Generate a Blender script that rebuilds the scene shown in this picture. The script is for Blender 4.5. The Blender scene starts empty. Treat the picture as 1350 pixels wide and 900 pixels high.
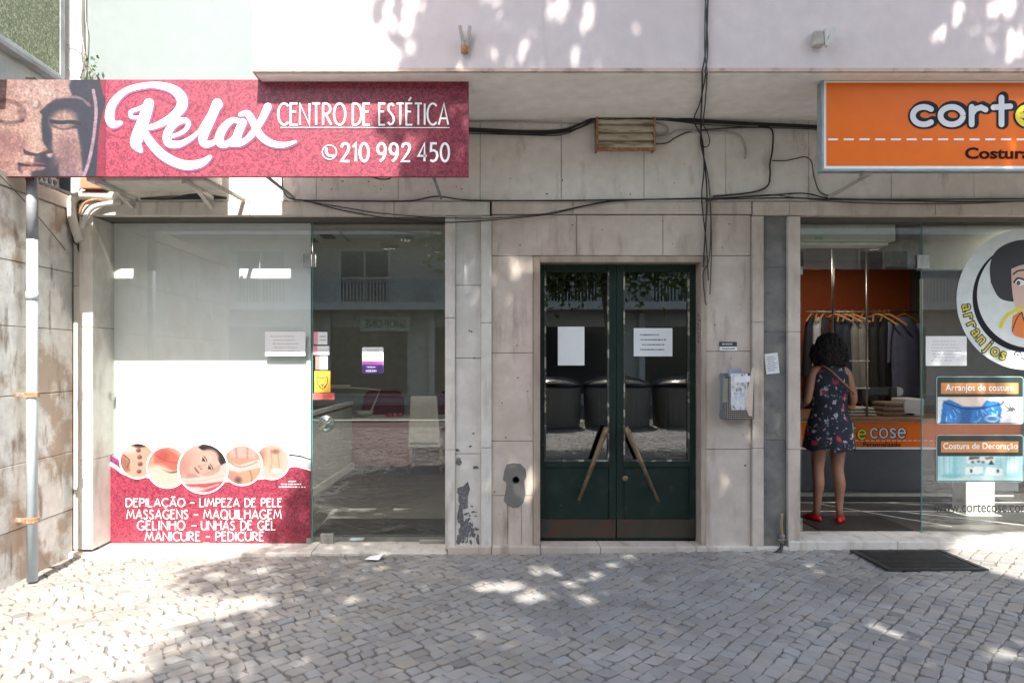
import bpy, bmesh, math, random
import numpy as np
from mathutils import Vector, Matrix
R = math.radians
random.seed(11); rng = np.random.default_rng(11)
scene = bpy.context.scene
C = scene.collection

# ------------------------------------------------------------------ camera, sky, sun, exposure
EYE, DIST, F = 1.58, 5.6, 900.0          # eye height, metres to the facade, focal length in photo pixels
cam = bpy.data.cameras.new('camera'); camo = bpy.data.objects.new('camera', cam); C.objects.link(camo)
camo.location = (0, -DIST, EYE); camo.rotation_euler = (R(90), 0, 0)
cam.sensor_width = 36; cam.lens = 24; cam.clip_end = 500; cam.clip_start = .05
cam.shift_x = 45/1350; cam.shift_y = 22/1350
scene.camera = camo
EL, AZ = R(50.2), R(3.5)
SUN = Vector((math.sin(AZ)*math.cos(EL), -math.cos(AZ)*math.cos(EL), math.sin(EL)))
UAX = Vector((math.cos(AZ), math.sin(AZ), 0))
CAX = Vector((-math.sin(AZ)*math.sin(EL), math.cos(AZ)*math.sin(EL), math.cos(EL)))
w = bpy.data.worlds.new('World'); scene.world = w; w.use_nodes = True
nt = w.node_tree
sky = nt.nodes.new('ShaderNodeTexSky'); sky.sky_type = 'NISHITA'; sky.sun_disc = False
sky.sun_elevation = EL; sky.sun_rotation = R(180) - AZ; sky.altitude = 50; sky.dust_density = 1.5
bg = nt.nodes['Background']; wt = nt.nodes.new('ShaderNodeMix'); wt.data_type = 'RGBA'; wt.blend_type = 'MULTIPLY'; wt.inputs[0].default_value = 1; wt.inputs[7].default_value = (1.10, 1.0, .86, 1)
nt.links.new(sky.outputs[0], wt.inputs[6]); nt.links.new(wt.outputs[2], bg.inputs[0]); bg.inputs[1].default_value = 0.15
sl = bpy.data.lights.new('sun', 'SUN'); sl.energy = 2.9; sl.angle = R(0.53); sl.color = (1, .95, .87)
so = bpy.data.objects.new('sun', sl); C.objects.link(so); so.rotation_euler = SUN.to_track_quat('Z', 'Y').to_euler()
so.location = (0, -20, 25)
vs = scene.view_settings; vs.view_transform = 'Standard'; vs.look = 'None'; vs.gamma = 1; vs.use_curve_mapping = False
vs.exposure = 2.27
cy = scene.cycles
cy.max_bounces = 7; cy.diffuse_bounces = 4; cy.glossy_bounces = 4; cy.transparent_max_bounces = 24
cy.use_denoising = True; cy.sample_clamp_indirect = 6; cy.caustics_reflective = False; cy.caustics_refractive = False

# ------------------------------------------------------------------ helpers
def at(px, py, y=0.0):
    k = (DIST + y)/F
    return Vector(((px-630)*k, y, EYE-(py-472)*k))
def X(px, y=0.0): return (px-630)*(DIST+y)/F
def Z(py, y=0.0): return EYE-(py-472)*(DIST+y)/F
def ground_at(px, py, z=0.0):
    d = (EYE-z)*F/(py-472)
    return Vector(((px-630)*d/F, d-DIST, z))
def zg(x): return max(-.07, min(.045, .0105*x-.010))      # the pavement falls a little to the left
def lin(r, g, b):
    f = lambda c: (c/255/12.92) if c/255 <= .04045 else ((c/255+.055)/1.055)**2.4
    return (f(r), f(g), f(b), 1)

class MB:
    def __init__(s): s.v = []; s.f = []
    def box(s, x0, x1, y0, y1, z0, z1):
        n = len(s.v)
        s.v += [(x0,y0,z0),(x1,y0,z0),(x1,y1,z0),(x0,y1,z0),(x0,y0,z1),(x1,y0,z1),(x1,y1,z1),(x0,y1,z1)]
        s.f += [tuple(n+i for i in q) for q in ((0,3,2,1),(4,5,6,7),(0,1,5,4),(1,2,6,5),(2,3,7,6),(3,0,4,7))]
        return s
    def bar(s, a, b, wd, th, up=(0,0,1)):
        a = Vector(a); b = Vector(b); d = (b-a).normalized(); u = Vector(up)
        if abs(d.dot(u)) > .95: u = Vector((0,1,0))
        r = d.cross(u).normalized(); u = r.cross(d).normalized(); n = len(s.v)
        for p in (a, b):
            for i, j in ((-1,-1),(1,-1),(1,1),(-1,1)): s.v.append(tuple(p+r*(i*wd/2)+u*(j*th/2)))
        s.f += [tuple(n+i for i in q) for q in ((3,2,1,0),(4,5,6,7),(0,1,5,4),(1,2,6,5),(2,3,7,6),(3,0,4,7))]
        return s
    def prism(s, pts, y0, y1):           # polygon in x,z extruded from y0 (front) to y1
        n = len(s.v); k = len(pts)
        s.v += [(p[0], y0, p[1]) for p in pts] + [(p[0], y1, p[1]) for p in pts]
        s.f.append(tuple(range(n, n+k))); s.f.append(tuple(range(n+2*k-1, n+k-1, -1)))
        for i in range(k): j = (i+1) % k; s.f.append((n+j, n+i, n+k+i, n+k+j))
        return s
    def tube(s, pts, r, sides=8, smooth=True, cap=True):
        pts = [Vector(p) for p in pts]
        if smooth and len(pts) > 2: pts = catmull(pts, 6)
        rs = r if isinstance(r, (list, tuple)) else None
        n0 = len(s.v); m = len(pts); nrm = None
        for i, p in enumerate(pts):
            d = (pts[min(i+1, m-1)]-pts[max(i-1, 0)])
            d = d.normalized() if d.length > 1e-9 else Vector((0,0,1))
            if nrm is None: nrm = d.orthogonal().normalized()
            nrm = (nrm-d*nrm.dot(d)).normalized(); bn = d.cross(nrm)
            if rs:
                t = i/(m-1)*(len(rs)-1); a = int(min(t, len(rs)-2)); rr = rs[a]+(rs[a+1]-rs[a])*(t-a)
            else: rr = r
            for k in range(sides):
                an = 2*math.pi*k/sides; s.v.append(tuple(p+nrm*(rr*math.cos(an))+bn*(rr*math.sin(an))))
        for i in range(m-1):
            for k in range(sides):
                k2 = (k+1) % sides; a = n0+i*sides
                s.f.append((a+k, a+k2, a+sides+k2, a+sides+k))
        if cap:
            s.f.append(tuple(range(n0+sides-1, n0-1, -1))); s.f.append(tuple(range(n0+(m-1)*sides, n0+m*sides)))
        return s
    def lathe(s, prof, c=(0,0,0), n=24, sx=1, sy=1, axis='z'):
        n0 = len(s.v)
        for r, z in prof:
            for k in range(n):
                a = 2*math.pi*k/n; p = (r*sx*math.cos(a), r*sy*math.sin(a), z)
                if axis == 'y': p = (p[0], -p[2], p[1])
                s.v.append((c[0]+p[0], c[1]+p[1], c[2]+p[2]))
        for i in range(len(prof)-1):
            for k in range(n):
                k2 = (k+1) % n; a = n0+i*n
                s.f.append((a+k, a+k2, a+n+k2, a+n+k))
        s.f.append(tuple(range(n0+n-1, n0-1, -1))); s.f.append(tuple(range(n0+(len(prof)-1)*n, n0+len(prof)*n)))
        return s
    def build(s, name, m, parent=None, bevel=0, smooth=False, seg=2):
        me = bpy.data.meshes.new(name); me.from_pydata(s.v, [], s.f); me.update()
        return link(name, me, m, parent, bevel, smooth, seg)
def link(name, me, m, parent=None, bevel=0, smooth=False, seg=2):
    if m: me.materials.append(m)
    o = bpy.data.objects.new(name, me); C.objects.link(o)
    if smooth: me.polygons.foreach_set('use_smooth', [True]*len(me.polygons))
    if bevel:
        b = o.modifiers.new('bevel', 'BEVEL'); b.width = bevel; b.segments = seg; b.limit_method = 'ANGLE'; b.angle_limit = R(40)
    if parent: adopt(o, parent)
    return o
def wl(o):
    m = Matrix.Translation(o.location)
    return (wl(o.parent) @ o.matrix_parent_inverse @ m) if o.parent else m
def adopt(o, parent):
    o.parent = parent; o.matrix_parent_inverse = wl(parent).inverted()
def tag(o, label=None, cat=None, group=None, kind=None):
    if label: o['label'] = label
    if cat: o['category'] = cat
    if group: o['group'] = group
    if kind: o['kind'] = kind
    return o
def thing(name, label, cat, loc=(0,0,0), group=None):
    o = bpy.data.objects.new(name, None); C.objects.link(o); o.location = loc; o.empty_display_size = .1
    return tag(o, label, cat, group)
def dup(root, loc, label, rz=None):
    r = root.copy(); C.objects.link(r); r.location = loc; r['label'] = label
    if rz is not None: r.rotation_euler = (0, 0, rz)
    for ch in list(root.children):
        c = ch.copy(); C.objects.link(c); c.parent = r
        for g in list(ch.children):
            d = g.copy(); C.objects.link(d); d.parent = c
    return r
def catmull(P, n=8):
    out = []; P = [Vector(p) for p in P]; m = len(P)
    for i in range(m-1):
        p0, p1, p2, p3 = P[max(i-1,0)], P[i], P[i+1], P[min(i+2,m-1)]
        for k in range(n):
            t = k/n
            out.append(.5*((2*p1)+(p2-p0)*t+(2*p0-5*p1+4*p2-p3)*t*t+(3*p1-p0-3*p2+p3)*t**3))
    out.append(P[-1]); return out

# ------------------------------------------------------------------ materials
def mat(name, col, rough=.7, metal=0, col2=None, scale=6, amt=1, lo=.45, hi=.65, bump=0, bscale=60, stretch=(1,1,1), detail=6,
        col3=None, scale3=2, lo3=.55, hi3=.7, stretch3=(1,1,1), spec=.5, vary=.06):
    m = bpy.data.materials.new(name); m.use_nodes = True; n = m.node_tree; b = n.nodes['Principled BSDF']
    b.inputs['Roughness'].default_value = rough; b.inputs['Metallic'].default_value = metal
    b.inputs['Specular IOR Level'].default_value = spec
    tc = n.nodes.new('ShaderNodeTexCoord')
    def noise(sc, st, det=detail, r=.6):
        mp = n.nodes.new('ShaderNodeMapping'); mp.inputs['Scale'].default_value = st
        n.links.new(tc.outputs['Object'], mp.inputs[0])
        t = n.nodes.new('ShaderNodeTexNoise'); t.inputs['Scale'].default_value = sc; t.inputs['Detail'].default_value = det
        t.inputs['Roughness'].default_value = r; n.links.new(mp.outputs[0], t.inputs['Vector']); return t.outputs['Fac']
    def rng_(f, a, b_, o0=0, o1=1):
        mr = n.nodes.new('ShaderNodeMapRange'); n.links.new(f, mr.inputs[0])
        for i, v in enumerate((a, b_, o0, o1)): mr.inputs[i+1].default_value = v
        return mr.outputs[0]
    def mix(f, a, b_):
        x = n.nodes.new('ShaderNodeMix'); x.data_type = 'RGBA'; n.links.new(f, x.inputs[0])
        for s_, v in ((6, a), (7, b_)):
            if isinstance(v, tuple): x.inputs[s_].default_value = v
            else: n.links.new(v, x.inputs[s_])
        return x.outputs[2]
    c = col
    if vary:
        f = noise(9, (1,1,1), 8); k = tuple(max(0, x*(1-vary*2.2)) for x in col[:3])+(1,); k2 = tuple(min(1, x*(1+vary)) for x in col[:3])+(1,)
        c = mix(rng_(f, .3, .7), k, k2)
    if col2: c = mix(rng_(noise(scale, stretch), lo, hi, 0, amt), c, col2)
    if col3: c = mix(rng_(noise(scale3, stretch3), lo3, hi3), c, col3)
    if isinstance(c, tuple): b.inputs['Base Color'].default_value = c
    else: n.links.new(c, b.inputs['Base Color'])
    if bump:
        bp = n.nodes.new('ShaderNodeBump'); bp.inputs['Strength'].default_value = bump; bp.inputs['Distance'].default_value = .004
        n.links.new(noise(bscale, (1,1,1), 4), bp.inputs['Height']); n.links.new(bp.outputs[0], b.inputs['Normal'])
    m.diffuse_color = col; return m
def emit(name, col, st):
    m = bpy.data.materials.new(name); m.use_nodes = True; n = m.node_tree
    b = n.nodes['Principled BSDF']; b.inputs['Emission Color'].default_value = col; b.inputs['Emission Strength'].default_value = st
    return m
def glass_mat(name, tint=(.968,.984,.978,1), f0=.075):
    m = bpy.data.materials.new(name); m.use_nodes = True; n = m.node_tree; n.nodes.remove(n.nodes['Principled BSDF'])
    out = n.nodes['Material Output']; tr = n.nodes.new('ShaderNodeBsdfTransparent'); tr.inputs[0].default_value = tint
    gl = n.nodes.new('ShaderNodeBsdfGlossy'); gl.inputs['Roughness'].default_value = 0.0
    lw = n.nodes.new('ShaderNodeLayerWeight'); lw.inputs[0].default_value = .5
    p = n.nodes.new('ShaderNodeMath'); p.operation = 'POWER'; n.links.new(lw.outputs['Facing'], p.inputs[0]); p.inputs[1].default_value = 5
    mr = n.nodes.new('ShaderNodeMapRange'); n.links.new(p.outputs[0], mr.inputs[0]); mr.inputs[3].default_value = f0; mr.inputs[4].default_value = 1
    mx = n.nodes.new('ShaderNodeMixShader'); n.links.new(mr.outputs[0], mx.inputs[0]); n.links.new(tr.outputs[0], mx.inputs[1])
    n.links.new(gl.outputs[0], mx.inputs[2]); n.links.new(mx.outputs[0], out.inputs[0]); return m
def attr_mat(name, rough=.6, mul=1, bump=0, spec=.5):
    m = bpy.data.materials.new(name); m.use_nodes = True; n = m.node_tree; b = n.nodes['Principled BSDF']
    a = n.nodes.new('ShaderNodeAttribute'); a.attribute_name = 'tint'; n.links.new(a.outputs['Color'], b.inputs['Base Color'])
    b.inputs['Roughness'].default_value = rough; b.inputs['Specular IOR Level'].default_value = spec
    return m
M = {}
M['stone'] = mat('pale_limestone', (.50,.465,.42,1), .75, col2=(.36,.325,.285,1), scale=2.2, lo=.45, hi=.75, bump=.25, bscale=90, col3=(.27,.235,.20,1), scale3=1.6, lo3=.62, hi3=.80, stretch3=(2.5,1,.5))
M['band'] = mat('upper_limestone', (.76,.73,.67,1), .75, col2=(.62,.585,.53,1), scale=2.5, lo=.48, hi=.8, bump=.25, bscale=90, col3=(.40,.345,.28,1), scale3=4, lo3=.56, hi3=.76, stretch3=(1.6,1,.5))
M['door_stone'] = mat('warm_limestone', (.58,.505,.44,1), .7, col2=(.42,.35,.295,1), scale=2.4, lo=.42, hi=.72, bump=.2, bscale=90, col3=(.30,.235,.18,1), scale3=3.2, lo3=.54, hi3=.74, stretch3=(2.2,1,.45))
M['trim_stone'] = mat('stone_trim', (.63,.60,.55,1), .7, col2=(.40,.36,.31,1), scale=5, lo=.52, hi=.70, bump=.2, bscale=120, stretch=(2,1,.4))
M['peel'] = mat('peeling_paint', (.62,.60,.56,1), .6, col2=(.50,.48,.44,1), scale=3, bump=.2)
M['slate'] = mat('grey_mottled_stone', (.15,.15,.145,1), .6, col2=(.245,.235,.20,1), scale=5, lo=.45, hi=.75, bump=.25, bscale=60, col3=(.085,.085,.083,1), scale3=7, lo3=.55, hi3=.75)
M['pink'] = mat('pink_render', (.66,.585,.59,1), .85, col2=(.60,.525,.53,1), scale=1.6, lo=.4, hi=.8, bump=.3, bscale=160, col3=(.47,.385,.36,1), scale3=2.2, lo3=.60, hi3=.85, stretch3=(1.6,1,.25), vary=.04)
M['lip'] = mat('peach_edge', (.58,.44,.37,1), .8, col2=(.30,.23,.19,1), scale=6, lo=.5, hi=.66)
M['soffit'] = mat('soffit_paint', (.88,.86,.81,1), .85, col2=(.80,.77,.71,1), scale=1.5, lo=.5, hi=.8, bump=.2, bscale=120)
M['mint'] = mat('mint_render', (.21,.248,.252,1), .85, col2=(.195,.232,.235,1), scale=1.2, lo=.4, hi=.7, bump=.25, bscale=150, vary=.03)
M['white_wall'] = mat('white_render', (.78,.78,.77,1), .8, col2=(.62,.62,.60,1), scale=3, lo=.55, hi=.8)
M['side_stone'] = mat('stained_stone', (.72,.695,.65,1), .6, col2=(.42,.325,.25,1), scale=2.6, lo=.51, hi=.60, bump=.25, bscale=70, col3=(.27,.21,.165,1), scale3=6, lo3=.55, hi3=.68, stretch3=(1,1.6,.45), vary=.1)
M['joint'] = mat('dark_mortar', (.11,.10,.09,1), .95)
M['hex'] = mat('dark_pebble', (.05,.06,.075,1), .4, col2=(.12,.13,.15,1), scale=9)
M['pebbledash'] = mat('green_pebbledash', (.17,.21,.13,1), .9, col2=(.38,.40,.29,1), scale=70, lo=.5, hi=.62, bump=.8, bscale=110, detail=2, col3=(.07,.10,.07,1), scale3=60, lo3=.58, hi3=.68)
M['frame_grey'] = mat('blue_grey_metal', (.36,.39,.42,1), .5, col2=(.2,.22,.24,1), scale=4)
M['steel'] = mat('brushed_steel', (.42,.42,.40,1), .38, .8, col2=(.3,.3,.28,1), scale=15)
M['alu'] = mat('aluminium', (.5,.52,.52,1), .4, .6)
M['pvc'] = mat('pale_blue_pipe', (.50,.57,.62,1), .45, col2=(.42,.48,.52,1), scale=4, lo=.5, hi=.7)
M['galv'] = mat('grey_pipe', (.24,.26,.28,1), .55, col2=(.16,.17,.18,1), scale=5)
M['rust'] = mat('rusty_metal', (.33,.15,.07,1), .75, col2=(.45,.30,.22,1), scale=30, lo=.5, hi=.6, bump=.4)
M['green_metal'] = mat('dark_green_paint', (.009,.024,.018,1), .45, col2=(.03,.036,.03,1), scale=9, lo=.55, hi=.8, bump=.2, bscale=30, col3=(.085,.08,.065,1), scale3=28, lo3=.69, hi3=.72, spec=.3)
M['kick'] = mat('tarnished_brass', (.05,.046,.034,1), .5, .25, col2=(.075,.04,.025,1), scale=3, lo=.45, hi=.6, bump=.2, col3=(.04,.05,.045,1), scale3=6)
M['bead'] = mat('worn_glazing_bead', (.06,.065,.055,1), .6, col2=(.42,.38,.31,1), scale=13, lo=.53, hi=.57)
M['wood_handle'] = mat('worn_bronze', (.21,.15,.085,1), .42, .3, col2=(.10,.07,.045,1), scale=12, stretch=(1,1,.5))
M['paper'] = mat('white_paper', (.76,.77,.78,1), .7, vary=.02)
M['ink'] = mat('printed_ink', (.05,.05,.055,1), .8, vary=0)
M['grey_ink'] = mat('grey_ink', (.25,.25,.28,1), .8, vary=0)
M['black'] = mat('black_rubber', (.012,.012,.013,1), .5, col2=(.03,.03,.03,1), scale=20)
M['cable'] = mat('black_cable', (.016,.015,.015,1), .5)
M['cable_brown'] = mat('dusty_cable', (.075,.06,.05,1), .6)
M['conduit'] = mat('painted_conduit', (.46,.43,.39,1), .6, col2=(.33,.3,.27,1), scale=9)
M['white_pl'] = mat('aged_white_plastic', (.62,.61,.57,1), .5, col2=(.5,.48,.42,1), scale=6, lo=.5, hi=.8)
M['ac_white'] = mat('aged_white_metal', (.56,.545,.50,1), .5, col2=(.30,.25,.2,1), scale=10, lo=.6, hi=.78)
M['cream_slat'] = mat('rust_stained_slat', (.66,.60,.49,1), .65, col2=(.33,.20,.10,1), scale=7, lo=.5, hi=.66, stretch=(.6,1,3))
M['film'] = mat('frosted_film', (.84,.865,.86,1), .5, vary=.02)
M['print_white'] = mat('white_print', (.85,.85,.85,1), .5, vary=0)
M['orange_sign'] = mat('orange_acrylic', (.78,.15,.004,1), .35, vary=.02, spec=.22)
M['navy'] = mat('dark_navy_print', (.012,.013,.02,1), .5, vary=0, spec=.15)
M['logo_white'] = mat('pale_grey_print', (.62,.65,.70,1), .3, vary=0)
M['yellow'] = mat('yellow_print', (.72,.62,.02,1), .4, vary=0)
M['sign_frame'] = mat('grey_sign_frame', (.30,.33,.35,1), .4, .2, col2=(.22,.24,.25,1), scale=6)
M['maroon_ink'] = mat('maroon_print', (.018,.003,.003,1), .6, vary=0, spec=.1)
M['print'] = attr_mat('printed_picture', .45)
def damask():
    m = bpy.data.materials.new('crimson_damask_print'); m.use_nodes = True; n = m.node_tree; b = n.nodes['Principled BSDF']
    tc = n.nodes.new('ShaderNodeTexCoord')
    def noise(sc, det, dist, vec=None):
        t = n.nodes.new('ShaderNodeTexNoise'); t.inputs['Scale'].default_value = sc; t.inputs['Detail'].default_value = det; t.inputs['Distortion'].default_value = dist
        n.links.new(vec or tc.outputs['Object'], t.inputs['Vector']); return t
    def rng_(f, a, b_, o0=0, o1=1):
        mr = n.nodes.new('ShaderNodeMapRange'); n.links.new(f, mr.inputs[0])
        for i, v in enumerate((a, b_, o0, o1)): mr.inputs[i+1].default_value = v
        return mr.outputs[0]
    big = noise(5.5, 2, 3.6); fine = noise(16, 2, 2.4)
    ad = n.nodes.new('ShaderNodeMath'); ad.operation = 'MULTIPLY_ADD'; ad.inputs[1].default_value = .7; n.links.new(fine.outputs['Fac'], ad.inputs[0]); n.links.new(big.outputs['Fac'], ad.inputs[2])
    band = n.nodes.new('ShaderNodeMath'); band.operation = 'PINGPONG'; band.inputs[1].default_value = .13; n.links.new(ad.outputs[0], band.inputs[0])
    cr = n.nodes.new('ShaderNodeMix'); cr.data_type = 'RGBA'; n.links.new(rng_(band.outputs[0], .035, .085), cr.inputs[0])
    cr.inputs[6].default_value = (.125,.012,.032,1); cr.inputs[7].default_value = (.27,.036,.06,1)
    n.links.new(cr.outputs[2], b.inputs['Base Color']); b.inputs['Roughness'].default_value = .42; return m
M['damask'] = damask()
M['glass'] = glass_mat('shop_glass')
M['door_glass'] = glass_mat('entrance_glass', (.5,.55,.55,1), .13)
M['glass_edge'] = mat('green_glass_edge', (.10,.30,.27,1), .15)
M['room_grey'] = mat('salon_wall', (.42,.44,.41,1), .9)
M['ceil'] = mat('shop_ceiling', (.55,.57,.53,1), .9)
M['dark_floor'] = mat('dark_tile', (.085,.082,.078,1), .4, col2=(.06,.058,.056,1), scale=4)
M['light_floor'] = mat('pale_tile', (.42,.42,.40,1), .35, col2=(.33,.33,.31,1), scale=3)
M['salon_floor'] = mat('salon_floor_tile', (.16,.16,.15,1), .35, col2=(.12,.12,.115,1), scale=3)
M['orange_wall'] = mat('orange_wall_paint', (.34,.065,.012,1), .8)
M['brown_wall'] = mat('brown_panel', (.20,.15,.12,1), .7, col2=(.14,.11,.09,1), scale=4)
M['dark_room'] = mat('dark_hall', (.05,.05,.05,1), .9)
M['wood'] = mat('brown_wood', (.25,.125,.055,1), .45, col2=(.17,.08,.035,1), scale=4, stretch=(.5,5,5))
M['counter_grey'] = mat('slate_grey_panel', (.085,.095,.11,1), .5)
M['crimson_fab'] = mat('crimson_upholstery', (.22,.012,.03,1), .6)
M['lamp_on'] = emit('lit_lamp', (1,.97,.9,1), 2)
M['skin'] = mat('skin', (.33,.165,.105,1), .5, col2=(.38,.17,.12,1), scale=7, lo=.45, hi=.75, vary=.06, bump=.1, bscale=140)
M['hair'] = mat('dark_curly_hair', (.010,.007,.006,1), .75, bump=.8, bscale=45)
M['red_shoe'] = mat('red_leather', (.52,.012,.018,1), .35)
M['tan_leather'] = mat('tan_leather', (.34,.15,.05,1), .5)
M['bark'] = mat('bark', (.16,.13,.10,1), .9, col2=(.26,.24,.18,1), scale=5, lo=.5, hi=.6, bump=.6, bscale=20)
M['leaf'] = mat('leaf', (.055,.11,.028,1), .5, col2=(.095,.14,.04,1), scale=1.2, lo=.4, hi=.6, vary=0)
_lm = M['leaf'].node_tree; _b = _lm.nodes['Principled BSDF']
_t = _lm.nodes.new('ShaderNodeBsdfTranslucent'); _t.inputs[0].default_value = (.10,.17,.03,1)
_mx = _lm.nodes.new('ShaderNodeMixShader'); _mx.inputs[0].default_value = .22
_lm.links.new(_b.outputs[0], _mx.inputs[1]); _lm.links.new(_t.outputs[0], _mx.inputs[2]); _lm.links.new(_mx.outputs[0], _lm.nodes['Material Output'].inputs[0])

# ------------------------------------------------------------------ writing: stroke lettering, type, painted prints
def arc(cx, cy, rx, ry, a0, a1, n=18):
    return [(cx+rx*math.cos(R(a0+(a1-a0)*i/n)), cy+ry*math.sin(R(a0+(a1-a0)*i/n))) for i in range(n+1)]
BOWL = lambda w, top, bot: [(0,top)]+[(w*.35+w*.65*math.cos(R(a)), (top+bot)/2+(top-bot)/2*math.sin(R(a))) for a in range(90,-91,-15)]+[(0,bot)]
O_ = [arc(.36,.5,.36,.5,0,360,28)]
GL = {'A':(.66,[[(0,0),(.36,1),(.66,0)],[(.13,.3),(.57,.3)]]), 'C':(.62,[arc(.38,.5,.38,.5,48,312)]),
 'D':(.62,[[(.02,0),(.02,1)],BOWL(.62,1,0)]), 'E':(.42,[[(.42,1),(0,1),(0,0),(.42,0)],[(0,.62),(.34,.62)]]),
 'G':(.70,[arc(.38,.5,.38,.5,48,318),[(.42,.4),(.70,.4),(.70,.1)]]), 'H':(.6,[[(0,0),(0,1)],[(.6,0),(.6,1)],[(0,.62),(.6,.62)]]),
 'I':(.04,[[(.02,0),(.02,1)]]), 'L':(.42,[[(0,1),(0,0),(.42,0)]]), 'M':(.82,[[(0,0),(.14,1),(.42,.22),(.68,1),(.82,0)]]),
 'N':(.6,[[(0,0),(0,1),(.6,0),(.6,1)]]), 'O':(.72,O_), 'P':(.5,[[(.02,0),(.02,1)],BOWL(.5,1,.45)]),
 'Q':(.76,O_+[[(.42,.2),(.78,-.12)]]), 'R':(.54,[[(.02,0),(.02,1)],BOWL(.48,1,.5),[(.18,.5),(.54,0)]]),
 'S':(.46,[[(.42,.88),(.3,.98),(.14,.96),(.04,.82),(.08,.66),(.24,.53),(.40,.38),(.44,.2),(.34,.05),(.16,.01),(.02,.12)]]),
 'T':(.5,[[(0,1),(.5,1)],[(.25,1),(.25,0)]]), 'U':(.58,[[(0,1),(0,.28),(.07,.08),(.24,0),(.42,.04),(.54,.16)],[(.58,1),(.58,0)]]),
 'Z':(.52,[[(.02,1),(.52,1),(0,0),(.52,0)]]), '-':(.36,[[(0,.45),(.36,.45)]]), ' ':(.28,[]),
 '0':(.5,[arc(.25,.5,.25,.5,0,360,24)]), '1':(.2,[[(0,.8),(.17,1),(.17,0)]]),
 '2':(.48,[[(.02,.78),(.08,.94),(.24,1),(.40,.93),(.45,.75),(.36,.5),(0,0),(.48,0)]]),
 '4':(.52,[[(.38,0),(.38,1),(0,.3),(.52,.3)]]), '5':(.46,[[(.42,1),(.08,1),(.05,.58),(.22,.62),(.40,.52),(.45,.3),(.36,.08),(.18,0),(.01,.06)]]),
 '9':(.5,[arc(.24,.7,.22,.3,0,360,20),[(.46,.7),(.44,.4),(.34,.15),(.16,0)]]),
 'c':(.54,[arc(.3,.32,.3,.32,48,312)]), 'o':(.62,[arc(.31,.32,.31,.32,0,360,24)]), 'r':(.40,[[(.02,0),(.02,.64)],[(.02,.38),(.12,.56),(.28,.62),(.40,.54)]]),
 't':(.46,[[(.22,0),(.22,.98)],[(0,.62),(.46,.66)]]), 'e':(.58,[[(.02,.33),(.56,.33)]+arc(.29,.32,.28,.32,8,312)]),
 's':(.46,[[(.42,.56),(.28,.64),(.10,.6),(.05,.46),(.2,.36),(.38,.26),(.42,.1),(.26,0),(.04,.06)]])}
for k, b_, acc in (('É','E',[(.16,1.12),(.34,1.3)]), ('Ç','C',[(.36,0),(.42,-.1),(.3,-.2)]), ('Ã','A',[(.14,1.14),(.26,1.22),(.42,1.14),(.56,1.22)])):
    GL[k] = (GL[b_][0], GL[b_][1]+[acc])
def ribbon(mb, pts, wd, y, plane=None, cap=False):
    P = [Vector((p[0], p[1])) for p in pts]; m = len(P); n0 = len(mb.v)
    ws = wd if isinstance(wd, list) else [wd]*m
    for i, p in enumerate(P):
        a = (P[i]-P[i-1]).normalized() if i and (P[i]-P[i-1]).length > 1e-9 else None
        b = (P[i+1]-P[i]).normalized() if i < m-1 and (P[i+1]-P[i]).length > 1e-9 else None
        if a is None: a = b
        if b is None: b = a
        t = a+b; t = t.normalized() if t.length > .3 else a
        nn = Vector((-t.y, t.x)); sc = min(1.6, 1/max(.5, abs(nn.dot(Vector((-a.y, a.x))))))
        for s_ in (1, -1):
            q = p+nn*(s_*ws[i]/2*sc); mb.v.append((q.x, y, q.y))
    for i in range(m-1): a = n0+2*i; mb.f.append((a+1, a+3, a+2, a))
    if cap:
        for p, w_ in ((P[0], ws[0]), (P[-1], ws[-1])):
            k = len(mb.v); mb.v += [(p.x+w_/2*math.cos(2*math.pi*j/14), y-.0002, p.y+w_/2*math.sin(2*math.pi*j/14)) for j in range(14)]
            mb.f.append(tuple(range(k, k+14)))
def stroke_text(mb, text, x0, x1, z0, z1, y, wd, gap=.17, cap=False, wfun=None):
    tot = sum(GL[c][0] for c in text)+gap*(len(text)-1)
    sx = (x1-x0)/tot; sz = (z1-z0); cx = x0; k = 0
    for c in text:
        for st in GL[c][1]:
            k += 1; ribbon(mb, [(cx+p[0]*sx, z0+p[1]*sz) for p in st], wd, y-.00015*(k % 7), cap=cap and math.dist(st[0], st[-1]) > .02)
        cx += (GL[c][0]+gap)*sx
def type_mesh(text, offset=0.0, extrude=0.0, space=1.0):
    cu = bpy.data.curves.new('lettering', 'FONT'); cu.body = text; cu.offset = offset; cu.extrude = extrude; cu.space_character = space; cu.resolution_u = 4
    ob = bpy.data.objects.new('lettering', cu); C.objects.link(ob)
    me = bpy.data.meshes.new_from_object(ob.evaluated_get(bpy.context.evaluated_depsgraph_get()))
    v = np.array([tuple(q.co) for q in me.vertices]).reshape(-1, 3); f = [tuple(p.vertices) for p in me.polygons]
    bpy.data.objects.remove(ob); bpy.data.curves.remove(cu); bpy.data.meshes.remove(me)
    return v, f
def type_into(mb, text, x0, x1, z0, z1, y, offset=0.0, pad=0.0):
    v, f = type_mesh(text, 0.0); mn = v.min(0); mx = v.max(0)
    if offset: v, f = type_mesh(text, offset)
    n = len(mb.v)
    for p in v:
        mb.v.append((x0+(p[0]-mn[0])/(mx[0]-mn[0])*(x1-x0), y, z0+(p[1]-mn[1])/(mx[1]-mn[1])*(z1-z0)))
    mb.f += [tuple(n+i for i in q) for q in f]
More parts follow.
